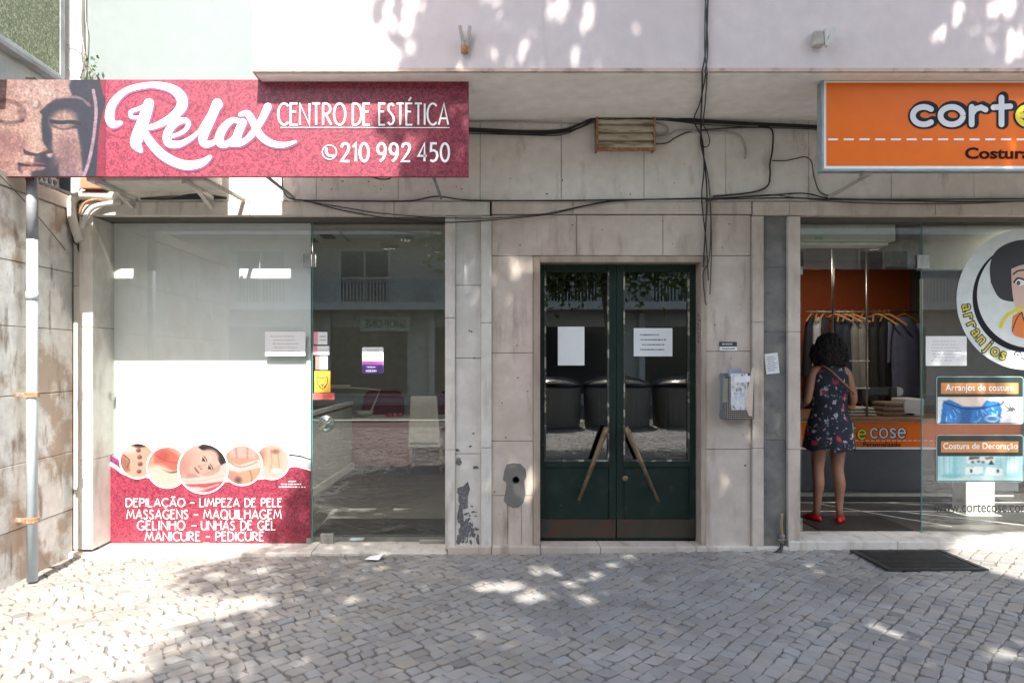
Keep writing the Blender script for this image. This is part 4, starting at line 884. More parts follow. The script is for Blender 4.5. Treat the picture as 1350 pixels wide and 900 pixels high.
tag(MB().lathe([(.0,0),(.02,.004),(.012,.012),(.0,.014)], ground_at(107,731), 8).build('dry_leaf', M['rust'], None), 'small reddish dry leaf in the corner below the pilaster', 'leaf')

#SECTION_DECALS
# ------------------------------------------------------------------ salon window film and its printed band
FY = GY+.06
po = thing('window_film', 'frosted window film with crimson printed band of round beauty photos', 'window film', (X(272,FY), FY, .1))
MB().box(X(142.5,FY), X(409.5,FY), FY, FY+.004, .004, ZL+.01).build('frosted_sheet', M['film'], po)
GYp = GY-.0015                                                # the printed band sits on the outside of the pane
cx_ = lambda u: X(125+u/4.655, GYp); cz_ = lambda v: Z(560+v/4.655, GYp)
pl = lambda L: [(cx_(a), cz_(b_)) for a, b_ in L]
wave = [tuple(p.xy) for p in catmull([(42,232,0),(110,258,0),(180,305,0),(260,318,0),(350,326,0),(420,342,0),(560,350,0),(700,352,0),(850,346,0),(980,336,0),(1080,322,0),(1150,285,0),(1225,255,0),(1325,282,0)], 5)]
MB().prism(pl(wave+[(1325,738),(42,738)])[::-1], GYp-.0006, GYp).build('printed_band', M['damask'], po)
MB().prism(pl([(p[0], p[1]-24) for p in wave]+wave[::-1])[::-1], GYp-.0007, GYp).build('white_border', M['print_white'], po)
MB().prism(pl([(40,150),(95,185),(155,215),(165,258),(110,232),(40,192)])[::-1], GYp-.0009, GYp).build('ribbon', mat('dark_crimson_print', (.13,.012,.07,1), .5, col2=(.3,.05,.15,1), scale=60), po)
MB().prism(pl([(1190,190),(1325,225),(1325,272),(1230,245),(1180,262)])[::-1], GYp-.0009, GYp).build('ribbon', mat('pale_grey_print_band', (.5,.54,.56,1), .5), po)
MB().prism(pl([(1190,178),(1260,186),(1325,208),(1325,216),(1260,196),(1190,187)])[::-1], GYp-.0011, GYp).build('ribbon', M['navy'], po)
SKN = (236,178,150); SKD = (196,120,96); SKL = (248,214,192)
def photo(i):
    P = Paint(60, 60, SKN)
    if i == 0:
        P.ell(30,34,34,40,SKL,.5,.7); P.ell(12,8,20,10,(250,236,226),.4); P.poly([(0,18),(14,30),(18,48),(0,52)],(190,120,100),3,.8); P.line([(6,20),(16,30),(12,42)],2.5,(160,90,80))
        for a,b_ in ((32,12),(34,24),(35,36),(33,49)): P.ell(a,b_,4,3.4,(118,66,64),.4); P.ell(a-1,b_-1,1.8,1.4,(190,140,130),.5)
        P.ell(34,3,12,4,(60,36,36),.4)
    elif i == 1:
        P.ell(30,55,34,26,(250,232,214),.4); P.poly([(10,4),(30,2),(50,14),(52,30),(40,36),(24,30),(10,24)],(232,128,112),3); P.ell(24,14,8,7,(214,88,86),.5,.7)
        P.line([(22,34),(36,38),(52,34)],2,(110,60,56)); P.ell(14,40,16,12,(252,236,220),.5); P.line([(12,12),(26,20),(44,24)],1.5,(180,80,76),.8); P.ell(54,8,10,8,(244,200,184),.4)
    elif i == 2:
        P = Paint(152, 152, (246,222,214)); D = lambda L: [(a*2, b_*2) for a, b_ in L]
        P.ell(20,54,50,56,(236,190,176),.5); P.ell(6,70,30,40,(214,150,138),.6,.6)
        P.poly(D([(30,5),(38,0),(52,-2),(66,6),(74,18),(75,28),(66,33),(60,22),(50,13),(38,10)]),(44,32,36),3); P.line(D([(40,4),(56,6),(68,16),(72,26)]),3,(92,70,68),.6)
        P.ell(80,56,49,34,(240,196,178),.12,1,-37); P.ell(92,44,24,18,(250,220,206),.6,.7); P.ell(66,74,16,12,(250,214,200),.6,.6)
        P.poly(D([(52,40),(60,33),(66,31),(64,42),(54,48),(44,50),(34,49),(40,46)]),(208,146,130),6,.55)
        for ex, ey in ((38.5,24.5),(48,37)):
            P.ell(ex*2,ey*2,9,5.5,(250,240,236),.3,1,52); P.ell(ex*2-.5,ey*2+.5,4.4,4.4,(70,50,46),.3); P.line(D([(ex-1.6,ey-3.4),(ex+1.4,ey-.4),(ex+2.6,ey+3.2)]),3,(60,40,40)); P.line(D([(ex+1,ey-5.5),(ex+4.4,ey-1.4),(ex+5.4,ey+2.4)]),3.4,(110,76,68),.9)
        P.line(D([(43,31),(37,34),(32.5,35.5)]),3,(222,164,148),.8); P.ell(64,70,4,3,(170,104,96),.5,.8); P.ell(70,77,4,3,(170,104,96),.5,.8)
        P.line(D([(25.5,37),(27.5,40.5),(31,44.5)]),6,(206,104,108)); P.line(D([(26,38),(28,41),(31,44)]),1.6,(140,60,66))
        P.poly(D([(14,46),(24,46),(34,51),(20,54),(12,52)]),(196,140,132),8,.6)
        P.poly(D([(0,54),(20,53),(44,51),(76,43),(76,58),(44,62),(0,62)]),(250,228,218),4); P.line(D([(6,58),(36,57),(70,49)]),3,(226,196,186),.8)
        P.poly(D([(2,63),(40,62),(76,57),(76,76),(0,76)]),(222,92,110),4); P.line(D([(12,66),(36,70),(62,63)]),5,(248,206,204),.9); P.ell(54,142,26,8,(250,230,226),.5)
    elif i == 3:
        P.poly([(8,0),(52,0),(50,20),(12,18)],(244,206,196),2); P.line([(20,2),(22,18)],3,(214,140,130),.7); P.line([(38,2),(38,20)],3,(220,150,138),.7); P.poly([(0,22),(26,30),(58,20),(60,34),(30,42),(0,36)],(242,234,228),2)
        P.line([(10,25),(28,33),(54,25)],1.2,(150,104,96),.8); P.poly([(26,40),(58,34),(60,60),(22,60)],(236,188,156),2); P.line([(42,38),(45,50),(42,60)],1.6,(176,116,96),.8); P.ell(10,50,12,9,(230,160,146),.5); P.ell(24,53,5,5,(104,66,66),.6,.8)
    else:
        P = Paint(60, 60, (250,228,210)); P.ell(10,20,12,16,(226,168,150),.5); P.ell(8,22,5,8,(196,110,110),.5,.7); P.ell(34,26,14,24,(240,212,186),.3); P.line([(28,8),(30,30),(26,48)],1.3,(206,160,136)); P.line([(40,8),(42,30),(44,46)],1.3,(206,160,136)); P.ell(38,46,10,5,(252,250,246),.3); P.ell(36,12,7,4,(190,130,110),.5)
    P.grain(.03, 1, i); P.gain = .31; return P
for i, (u, v, rr, d) in enumerate(((262,218,104,0),(447,258,122,1),(1088,225,102,0),(905,246,118,1),(665,266,148,2))):
    y_ = GYp-.0015-.0006*d; ro = rr/4.655*(DIST+GYp)/F; cc = (cx_(u), cz_(v))
    MB().prism([(cc[0]+(ro+.012)*math.cos(R(a)), cc[1]+(ro+.012)*math.sin(R(a))) for a in range(0,360,6)], y_, y_+.0005).build('photo_rim', M['print_white'], po)
    photo((0,1,4,3,2)[i]).mesh('photo_print', cc[0]-ro, cc[0]+ro, cc[1]-ro, cc[1]+ro, y_-.0003, po, disc=True)
tx = MB(); ty = GYp-.0012
for (s0, a, b_), (s1, c_, d_), z_hi, z_lo, (h0, h1) in ((('DEPILAÇÃO',192,552),('LIMPEZA DE PELE',645,1146),450,499,(585,612)),(('MASSAGENS',197,572),('MAQUILHAGEM',668,1145),520,574,(608,634)),(('GELINHO',262,552),('UNHAS DE GEL',655,1108),588,642,(594,624)),(('MANICURE',310,645),('PEDICURE',742,1035),656,708,(682,706))):
    for s_, q0, q1 in ((s0,a,b_),(s1,c_,d_)): stroke_text(tx, s_, cx_(q0), cx_(q1), cz_(z_lo), cz_(z_hi), ty, .0088, gap=.2)
    tx.prism([(cx_(h0), cz_((z_hi+z_lo)/2+5)),(cx_(h1), cz_((z_hi+z_lo)/2+5)),(cx_(h1), cz_((z_hi+z_lo)/2)),(cx_(h0), cz_((z_hi+z_lo)/2))], ty, ty+.0004)
scribble(tx, cx_(1185), cx_(1245), cz_(352), cz_(338), ty, 1, 3, .6); scribble(tx, cx_(1130), cx_(1305), cz_(388), cz_(354), ty, 2, 5, .6)
tx.build('lettering', M['print_white'], po)
SK = GY-.002
plate('notice', 'white printed notice on the frosted salon window beside the door', 'notice', 349.5, 402.5, 437, 469, SK, M['paper'], 5, M['grey_ink'], 21, fill=.25)
sk = [('topmost small white and pink sticker on the salon door', 413.5,431.5,437.5,454), ('second small white and pink sticker on the salon door, wider than the rest', 413,434,456,467.5), ('third small white and pink sticker, with a black mark, on the salon door', 416,432,469.5,487)]
for i, (lb, a, b_, c_, d_) in enumerate(sk):
    t = thing('sticker', lb, 'sticker', at((a+b_)/2,(c_+d_)/2,SK), 'stickers on the salon door')
    MB().box(X(a,SK),X(b_,SK),SK,SK+.001,Z(d_,SK),Z(c_,SK)).build('sheet', M['paper'], t); MB().box(X(a,SK),X(a+5.5,SK),SK-.0006,SK,Z(d_,SK),Z(c_,SK)).build('stripe', mat('pink_print', (.75,.32,.36,1) if i < 2 else (.72,.2,.17,1), .5), t)
    q = MB(); scribble(q, X(a+7,SK), X(b_-1.5,SK), Z(d_-4,SK), Z(c_+4,SK), SK, 2, 30+i); q.build('print', M['ink'] if i == 2 else M['grey_ink'], t)
t = thing('sticker', 'yellow sticker with a black outlined animal face on the salon door', 'sticker', at(425,502,SK), 'stickers on the salon door')
MB().box(X(414.5,SK),X(435.5,SK),SK,SK+.001,Z(517,SK),Z(489,SK)).build('sheet', mat('amber_print', (.78,.46,.04,1), .5), t)
q = MB(); f2 = lambda L: [(X(a,SK), Z(b_,SK)) for a, b_ in L]
ribbon(q, f2([(419,496.5),(422,498),(428,498),(431,496.5),(432,500),(431,506),(428,511),(425,512.5),(422,511),(419,506),(418,500),(419,496.5)]), .007, SK-.0008)
for L in ([(420.5,501.5),(423,502.5)],[(427,502.5),(429.5,501.5)],[(423,506.5),(425,508.5),(427,506.5),(423,506.5)],[(425,508.5),(425,510.5)],[(421,508),(423,510)],[(429,508),(427,510)]): ribbon(q, f2(L), .006, SK-.001)
q.build('print', M['ink'], t)
t = thing('sticker', 'narrow red sticker directly under the yellow one on the salon door', 'sticker', at(427,522,SK), 'stickers on the salon door')
MB().box(X(412.5,SK),X(441,SK),SK,SK+.001,Z(526.5,SK),Z(518,SK)).build('sheet', mat('coral_print', (.72,.14,.12,1), .5), t); q = MB(); scribble(q, X(414,SK),X(422,SK),Z(525,SK),Z(519.5,SK),SK,2,3); scribble(q, X(433,SK),X(439,SK),Z(525,SK),Z(519.5,SK),SK,2,9); q.build('print', mat('dark_red_print',(.35,.03,.03,1),.5), t)
t = thing('sticker', 'white and purple rounded sticker in the middle of the salon door', 'sticker', at(491,475,SK), 'stickers on the salon door')
def rrect(x0, x1, z0, z1, r_, n=5):
    o = []
    for cx, cz, a0 in ((x1-r_,z1-r_,0),(x0+r_,z1-r_,90),(x0+r_,z0+r_,180),(x1-r_,z0+r_,270)): o += [(cx+r_*math.cos(R(a0+90*i/n)), cz+r_*math.sin(R(a0+90*i/n))) for i in range(n+1)]
    return o[::-1]
MB().prism(rrect(X(477.5,SK),X(505.5,SK),Z(492,SK),Z(457.5,SK),.012), SK-.0004, SK+.001).build('sheet', M['paper'], t)
MB().box(X(477.8,SK),X(505.2,SK),SK-.001,SK-.0004,Z(480.5,SK),Z(476,SK)).build('stripe', mat('magenta_print',(.50,.10,.50,1),.5), t); MB().prism(rrect(X(477.6,SK),X(505.4,SK),Z(492,SK),Z(480.6,SK),.008), SK-.001, SK-.0004).build('stripe', mat('violet_print',(.10,.05,.28,1),.5), t)
q = MB(); stroke_text(q, 'CENTRO', X(481.5,SK), X(501.5,SK), Z(470,SK), Z(465,SK), SK-.0006, .004); scribble(q, X(482,SK),X(501,SK),Z(474.5,SK),Z(471.5,SK),SK-.0005,1,2); scribble(q, X(483,SK),X(500,SK),Z(463.5,SK),Z(460.5,SK),SK-.0005,1,4); q.build('print', M['grey_ink'], t)
q = MB(); scribble(q, X(480,SK),X(503,SK),Z(491,SK),Z(486.5,SK),SK-.0012,1,6,.9); scribble(q, X(483,SK),X(500,SK),Z(485.5,SK),Z(482,SK),SK-.0012,1,8); q.build('print', M['print_white'], t)

# ------------------------------------------------------------------ tailor shop decals
TY = GY-.002
em = thing('window_emblem', 'large round white window emblem of a woman with black bobbed hair', 'window sticker', at(1352,486,TY))
ec = at(1354, 394.5, TY); er = 93*(DIST+TY)/F; pxl = (DIST+TY)/F
circ = lambda r_, dx=0, dz=0, n=72: [(ec.x+dx+r_*math.cos(2*math.pi*i/n), ec.z+dz+r_*math.sin(2*math.pi*i/n)) for i in range(n)][::-1]
MB().prism(circ(er), TY-.0005, TY+.001).build('disc', mat('emblem_white', (.70,.76,.76,1), .35), em)
cr = MB(); o_ = [(ec.x+72*pxl*math.cos(R(a)), ec.z+2*pxl+72*pxl*math.sin(R(a))) for a in range(128, 412, 4)]; i_ = [(ec.x+6*pxl+72*pxl*math.cos(R(a)), ec.z+6*pxl+70*pxl*math.sin(R(a))) for a in range(128, 412, 4)]
for q in range(len(o_)-1):
    n0 = len(cr.v); cr.v += [(o_[q][0],TY-.001,o_[q][1]),(o_[q+1][0],TY-.001,o_[q+1][1]),(i_[q+1][0],TY-.001,i_[q+1][1]),(i_[q][0],TY-.001,i_[q][1])]; cr.f.append((n0,n0+1,n0+2,n0+3))
cr.build('crescent', M['navy'], em)
w_ = lambda L: [(X(a,TY), Z(b_,TY)) for a, b_ in L]
def smooth_poly(L, y, name, m, parent):
    S = [tuple(p.xy) for p in catmull([(a,b_,0) for a, b_ in L+[L[0]]], 5)][:-1]; return MB().prism(w_(S)[::-1], y-.0003, y).build(name, m, parent)
MBN = M['navy']
smooth_poly([(1333,350),(1348,340),(1372,346),(1384,356),(1386,380),(1380,408),(1366,424),(1356,428),(1346,422),(1338,404),(1334,380)], TY-.0012, 'face', mat('pink_skin_print', (.66,.46,.40,1), .5, vary=0), em)
smooth_poly([(1306,372),(1305,350),(1312,332),(1328,321),(1350,316),(1376,319),(1394,334),(1402,360),(1400,392),(1388,400),(1366,397),(1341,398),(1318,393)], TY-.0009, 'hair', mat('black_print', (.012,.012,.014,1), .4, vary=0), em)
MB().prism(w_([(1329,357),(1330,338),(1340,326),(1360,321),(1380,327),(1389,342),(1388,357),(1378,350),(1360,347),(1344,350),(1334,354)])[::-1], TY-.0019, TY-.0016).build('fringe', bpy.data.materials['black_print'], em)
smooth_poly([(1335,416),(1346,412),(1350,424),(1362,430),(1376,424),(1382,414),(1388,424),(1384,440),(1362,446),(1342,444),(1334,436)], TY-.0018, 'scarf', mat('orange_print', (.70,.20,.04,1), .4, vary=0), em)
e1 = MB(); e1.prism(w_([(1338,372),(1343,367),(1350,370),(1351,375),(1344,377)])[::-1], TY-.0019, TY-.0016); e1.prism(w_([(1366,372),(1372,368),(1379,370),(1380,375),(1372,377)])[::-1], TY-.0019, TY-.0016); e1.build('eye', M['print_white'], em)
e1 = MB()
for a in (1342.5, 1371): e1.prism([(X(a,TY)+.016*math.cos(t_), Z(373,TY)+.019*math.sin(t_)) for t_ in np.linspace(0,6.0,14)][::-1], TY-.0022, TY-.0019)
e1.build('iris', mat('brown_print', (.10,.045,.03,1), .4, vary=0), em)
ln = MB()
for L, wd in (([(1335,362),(1342,357),(1351,356)],.012),([(1336,373),(1341,367),(1348,368),(1354,372)],.014),([(1364,372),(1370,367),(1378,368),(1383,372)],.014),([(1364,356),(1374,356),(1383,361)],.012),([(1358,380),(1356,394),(1361,396)],.006),([(1334,437),(1340,420),(1347,411)],.008),([(1347,412),(1352,426),(1364,431),(1378,424)],.01)): ribbon(ln, w_([tuple(p.xy) for p in catmull([(a,b_,0) for a, b_ in L], 4)]), wd, TY-.0024)
ln.build('outline', MBN, em)
lp = MB(); lp.prism(w_([(1352,404),(1358,401),(1363,403),(1368,401),(1374,404),(1363,410)])[::-1], TY-.0024, TY-.0018); lp.build('lips', mat('red_print', (.5,.03,.04,1), .4, vary=0), em)
tpz = MB(); ribbon(tpz, w_([tuple(p.xy) for p in catmull([(1318,432,0),(1324,420,0),(1334,411,0),(1346,407,0),(1350,408,0)], 5)]), .03, TY-.0023); tpz.build('measuring_tape', M['yellow'], em)
tyl, tbk = MB(), MB()
def arc_text(txt, a0, step, r_, size):
    for i, ch in enumerate(txt):
        a = R(a0+step*i); cx, cz = ec.x+r_*math.cos(a), ec.z+r_*math.sin(a); rot = a+math.pi/2
        if ch == ' ': continue
        for mb, off, dy in ((tyl, .0, -.0026), (tbk, .07, -.0018)):
            v, f = type_mesh(ch, off); v0, _ = (v, f) if not off else type_mesh(ch, 0); wx = (v0[:,0].min()+v0[:,0].max())/2; n0 = len(mb.v)
            for p in v:
                u_, q_ = (p[0]-wx)*size, (p[1]-.25)*size
                mb.v.append((cx+u_*math.cos(rot)-q_*math.sin(rot), TY+dy-.0001*(i % 3), cz+u_*math.sin(rot)+q_*math.cos(rot)))
            mb.f += [tuple(n0+j for j in q) for q in f]
arc_text('arranjos', 188, 8.4, 80.5*pxl, .145)
tbk.build('lettering_outline', M['ink'], em); tyl.build('lettering', M['yellow'], em)
amp = MB(); amk = MB(); tyl = amp; tbk = amk; arc_text('&', 261, 8, 80.5*pxl, .15); amk.build('lettering_outline', M['ink'], em); amp.build('lettering', M['logo_white'], em)
plate('notice', 'white typed notice taped left of the round emblem', 'notice', 1220.5, 1274.5, 443, 482, TY-.002, M['paper'], 7, M['grey_ink'], 33, fill=.22)
def service(x0, x1, y0, y1, label, title, seed):
    t = thing('window_sticker', label, 'window sticker', at((x0+x1)/2, (y0+y1)/2, TY), 'service stickers on the tailor window')
    a, b_, c_, d_ = X(x0,TY), X(x1,TY), Z(y1,TY), Z(y0,TY)
    MB().prism(rrect(a, b_, c_, d_, .025), TY, TY+.001).build('rim', mat('teal_white_print', (.35,.48,.47,1), .4), t)
    MB().prism(rrect(a+.006, b_-.006, c_+.006, d_-.006, .022), TY-.0006, TY).build('sheet', mat('dark_teal_print', (.025,.045,.045,1), .35), t)
    MB().box(X(x0+6,TY), X(x1-7,TY), TY-.0011, TY-.0006, Z(y0+23,TY), Z(y0+8.5,TY)).build('title_bar', mat('light_orange_print', (.62,.27,.09,1), .4), t)
    q = MB(); type_into(q, title, X(x0+12 if seed == 1 else x0+9,TY), X(x1-13 if seed == 1 else x1-8,TY), Z(y0+(21.5 if seed == 1 else 20.5),TY), Z(y0+10.5,TY), TY-.0014, .012); q.build('lettering', M['print_white'], t)
    P = Paint(116, 40, (214,222,226))
    if seed == 1:
        P.poly([(14,0),(66,0),(64,12),(40,17),(16,8)], (224,206,190), 2); P.poly([(8,6),(18,5),(36,15),(60,15),(66,6),(84,8),(88,20),(84,40),(4,40)], (48,120,190), 1); P.poly([(36,15),(48,17),(44,40),(30,40)], (36,96,164), 1)
        r_ = random.Random(3)
        for q in range(46): xx, yy_ = r_.uniform(8,84), r_.uniform(16,40); P.line([(xx,yy_),(xx+r_.uniform(-6,6),yy_+r_.uniform(2,8))], 1.3, r_.choice([(150,200,236),(24,70,130),(190,220,240),(30,90,160)]), .7)
        P.line([(10,9),(36,18),(62,17),(84,12)], 2.2, (20,56,104)); P.ell(74,33,9,5,(226,236,240),.3); P.ell(74,33,7,3.4,(60,120,180),.3)
        for L in ([(92,14),(99,20)],[(97,12),(102,22)],[(102,16),(106,22)],[(94,22),(106,18)],[(86,12),(90,8)]): P.line(L, 1.5, (70,64,70))
        P.ell(100,19,4,3,(90,84,90),.5,.7)
    else:
        P = Paint(116, 40, (166,208,214)); r_ = random.Random(7)
        for q in range(22): xx = r_.choice([r_.uniform(0,38), r_.uniform(80,116)]); P.line([(xx,0),(xx+r_.uniform(-1,1),34)], r_.uniform(1,3), r_.choice([(120,184,196),(196,226,228),(140,196,206)]), .7)
        P.poly([(40,0),(78,0),(78,12),(40,12)], (214,226,226), 1); P.poly([(44,1),(58,1),(56,5),(42,6)], (60,60,56), 1, .8); P.poly([(64,2),(76,1),(76,5),(66,6)], (70,70,64), 1, .7); P.poly([(38,18),(62,17),(62,28),(38,30)], (226,238,236), 1); P.poly([(66,18),(88,20),(90,32),(64,31)], (220,234,234), 1)
        for a_, b2 in ((48,10),(56,9),(62,10)): P.ell(a_, b2, 2.4, 2, (110,116,108), .4)
        P.poly([(69,14),(73,6),(77,14)], (40,60,56), 1); P.ell(46,24,1.6,3,(56,70,66),.4); P.ell(82,24,1.6,3,(56,70,66),.4); P.poly([(0,32),(116,32),(116,40),(0,40)], (190,222,222), 1); P.ell(20,32,14,4,(130,190,196),.4); P.ell(104,31,12,5,(150,200,204),.4)
    P.grain(.03, 1, seed); P.mesh('picture', X(x0+1.5,TY), X(x1-1.5,TY), c_+.012, Z(y0+(27 if seed == 1 else 28),TY), TY-.0012, t)
service(1234.5, 1349.5, 496, 559, 'upper window sticker with orange title bar and torn blue jeans', 'Arranjos de costura', 1)
service(1234.5, 1349.5, 573, 635, 'lower window sticker with orange title bar and pale blue room picture', 'Costura de Decoração', 2)
q = MB(); type_into(q, 'www.cortecose.com', X(1232.5,TY), X(1356,TY), Z(675,TY), Z(664,TY), TY-.0004, .008); tag(q.build('web_address_lettering', mat('grey_black_vinyl',(.03,.03,.032,1),.5), None), 'dark web address lettering low on the tailor shop glass', 'lettering')

#SECTION_INTERIOR
# ------------------------------------------------------------------ inside the tailor shop
CY = 1.72
ct = thing('shop_counter', 'wood topped counter with orange logo panel and slate grey front', 'counter', (5.2, 2.1, .075))
cx0, cx1 = 2.75, X(1345,CY)
MB().box(cx0, cx1, CY+.03, 3.0, .15, .90).build('body', M['counter_grey'], ct)
MB().box(cx0, cx1, CY+.02, CY+.05, .15, Z(592,CY)).build('front_panel', M['counter_grey'], ct, bevel=.003)
MB().box(cx0+.02, cx1-.02, CY+.06, 2.9, .076, .15).build('plinth', M['white_pl'], ct)
MB().box(cx0-.02, cx1+.02, CY-.03, 3.05, .905, .94).build('counter_top', M['wood'], ct, bevel=.004)
MB().box(cx0, cx1, CY+.0, CY+.02, Z(589,CY), Z(556,CY)).build('logo_panel', M['orange_sign'], ct)
MB().box(cx0, cx1, CY-.002, CY+.02, Z(592,CY), Z(589.2,CY)).box(cx0, cx1, CY-.002, CY+.02, Z(555.8,CY), Z(555,CY)).build('edge_strip', M['print_white'], ct)
mo, mi_, my = MB(), MB(), MB()
def small_logo(x_off):
    for s_, xa, xb, mi in (('cose', 1147.5, 1193, mi_),):
        stroke_text(mo, s_, X(xa+x_off,CY)+.004, X(xb+x_off,CY)+.004, Z(576.5,CY), Z(558,CY), CY-.002, .034, gap=.22, cap=True)
        stroke_text(mi, s_, X(xa+x_off,CY), X(xb+x_off,CY), Z(576.5,CY), Z(558,CY), CY-.006, .019, gap=.22, cap=True)
    stroke_text(mo, 'e', X(1131+x_off,CY), X(1141+x_off,CY), Z(578,CY), Z(560,CY), CY-.002, .036, cap=True); stroke_text(my, 'e', X(1131+x_off,CY), X(1141+x_off,CY), Z(578,CY), Z(560,CY), CY-.006, .02, cap=True)
    stroke_text(mo, 'cort', X(1092+x_off,CY), X(1127+x_off,CY), Z(576.5,CY), Z(557,CY), CY-.002, .034, cap=True); stroke_text(mi_, 'cort', X(1092+x_off,CY), X(1127+x_off,CY), Z(576.5,CY), Z(557,CY), CY-.006, .019, cap=True)
small_logo(0)
mo.build('lettering_outline', M['navy'], ct); mi_.build('lettering', M['logo_white'], ct); my.build('lettering', M['yellow'], ct)
q = MB(); type_into(q, 'Personalizado', X(1138,CY), X(1187,CY), Z(588.5,CY), Z(582.5,CY), CY-.003, .01); q.build('lettering', M['maroon_ink'], ct)
q = MB(); a = 1092
while a < 1330: q.box(X(a,CY), X(a+4.6,CY), CY-.0035, CY, Z(581,CY), Z(580.2,CY)); a += 7
q.build('stitch_line', M['print_white'], ct)
wac = thing('wall_air_conditioner', 'pale indoor air conditioner unit mounted high inside the tailor shop door', 'air conditioner', (3.25,.6,2.58))
wy = .42
MB().box(X(1040,wy), X(1181,wy), wy, wy+.24, Z(318,wy), Z(289,wy)).build('casing', mat('greenish_white_plastic', (.48,.52,.43,1), .4), wac, bevel=.012)
MB().box(X(1046,wy), X(1174,wy), wy+.03, wy+.2, Z(322.5,wy), Z(318.3,wy)).build('louvre', M['white_pl'], wac, bevel=.004)
q = MB()
for a in (1089,1112,1144): q.lathe([(.006,0),(.004,.003),(.001,.004)], at(a,301,wy-.001), 8, axis='y')
q.build('screw', M['galv'], wac); MB().box(X(1074,wy), X(1085,wy), wy-.0012, wy-.0002, Z(316,wy), Z(311.5,wy)).build('badge', mat('faded_green_print',(.25,.36,.25,1),.5), wac)
def downlight(x, y, z, label, e):
    t = thing('ceiling_downlight', label, 'ceiling light', (x,y,z), 'lit ceiling downlights')
    MB().lathe([(.075,-.006),(.072,-.007),(.0,-.007)], (x,y,z), 24).build('lamp_disc', M['lamp_on'], t); MB().lathe([(.078,-.001),(.098,-.002),(.098,-.010),(.078,-.010)], (x,y,z), 24).build('rim', M['alu'], t)
    l = bpy.data.lights.new('downlight', 'AREA'); l.shape = 'DISK'; l.size = .14; l.energy = e; l.color = (1,.9,.75); lo = bpy.data.objects.new('downlight_lamp', l); C.objects.link(lo); lo.location = (x,y,z-.03)
downlight(X(1064,2.24), 2.24, 2.86, 'lit ceiling downlight at the left end inside the tailor shop', 1.7)
downlight(X(1157,2.24), 2.24, 2.86, 'lit ceiling downlight above the tailor shop counter', 1.7)
downlight(X(1375,.7), .7, 2.86, 'lit ceiling downlight behind the round emblem in the tailor shop', 1.2)
downlight(X(533,1.2), 1.2, 2.79, 'lit ceiling downlight inside the salon nearest the street', 2.2)
downlight(X(514,1.76), 1.76, 2.79, 'lit ceiling downlight deeper inside the salon', 4)
# rail with clothes
ry = 3.1; rz = Z(411,ry)
rl = thing('clothes_rail', 'thin steel clothes rail hung before the orange wall', 'clothes rail', (5.2, ry, rz))
MB().tube([(X(1062,ry),ry,rz),(X(1216,ry),ry,rz)], .012, 8).build('bar', M['steel'], rl, smooth=True)
for a in (1098,1143): MB().tube([(X(a,1.9)+.0,1.9,.94),(X(a,1.9),1.9,2.86)], .012, 8).build('post', M['steel'], rl, smooth=True)
MB().tube([(X(1120,1.9),1.9,1.55),(X(1146,1.9),1.9,1.55)], .008, 8).tube([(X(1120,1.9),1.9,1.25),(X(1146,1.9),1.9,1.25)], .008, 8).build('crossbar', M['steel'], rl)
def garment(px, h, wd, col, label, sleeves=False, seed=0, tilt=0, turn=.9):
    r_ = random.Random(seed); x = X(px, ry); t = thing('hanging_garment', label, 'garment', (x, ry, rz), 'clothes on the rail')
    hg = MB(); hg.tube([(x,ry,rz-.03),(x,ry-.012,rz+.014),(x,ry,rz+.026),(x,ry+.014,rz+.012)], .003, 5)
    ca, sa = math.cos(turn), math.sin(turn); P_ = lambda u, v, z_: (x+u*ca-v*sa, ry+u*sa+v*ca, z_)
    hg.tube([P_(-.2,0,rz-.13), P_(-.08,0,rz-.06), P_(0,0,rz-.03), P_(.08,0,rz-.06), P_(.2,0,rz-.13)], .012, 6); hg.build('hanger', mat('hanger_wood', (.42,.22,.09,1), .5), t, smooth=True)
    n = 28; rows = 9; mb = MB()
    for i in range(rows):
        q_ = i/(rows-1); z_ = rz-.07-h*q_; hw = wd*(.32 if i == 0 else .9+.22*q_)
        for k in range(n):
            a_ = 2*math.pi*k/n; f_ = 1+.12*q_*math.sin(k*1.9+seed)+.07*q_*math.sin(k*3.3+seed*2)
            mb.v.append(P_(hw*.5*math.cos(a_)*f_, .055*math.sin(a_)*(1+.9*q_)*f_, z_+(-.05*abs(math.cos(a_)) if i == 1 else 0)))
    for i in range(rows-1):
        for k in range(n): k2 = (k+1) % n; mb.f.append((i*n+k, i*n+k2, (i+1)*n+k2, (i+1)*n+k))
    mb.build('cloth', mat('garment_cloth', col, .9), t, smooth=True)
    if sleeves:
        for s_ in (-1,1): MB().tube([P_(s_*wd*.44,0,rz-.14), P_(s_*wd*.56,-.02,rz-.4), P_(s_*wd*.60,-.05,rz-.66)], [.06,.055,.045], 10).build('sleeve', mat('sleeve_cloth', tuple(c*1.15 for c in col[:3])+(1,), .9), t, smooth=True)
gs = [(1070,.75,.34,(.02,.02,.025,1),'black garment at the left end of the rail'),(1077,.62,.36,(.42,.42,.46,1),'pale grey blouse near the left end of the rail'),(1086,.8,.34,(.03,.025,.03,1),'dark garment behind the woman, left of the first steel post'),
 (1106,.78,.36,(.02,.025,.045,1),'navy garment right of the first steel post'),(1117,.9,.34,(.03,.04,.06,1),'dark blue garment at the middle of the rail'),(1126,1.0,.30,(.22,.21,.20,1),'light grey garment left of the second steel post'),(1138,1.0,.32,(.25,.23,.21,1),'beige grey garment at the second steel post'),
 (1152,1.05,.38,(.03,.028,.028,1),'long black garment right of the second steel post'),(1166,1.05,.38,(.022,.022,.028,1),'long charcoal garment beside the blue shirt')]
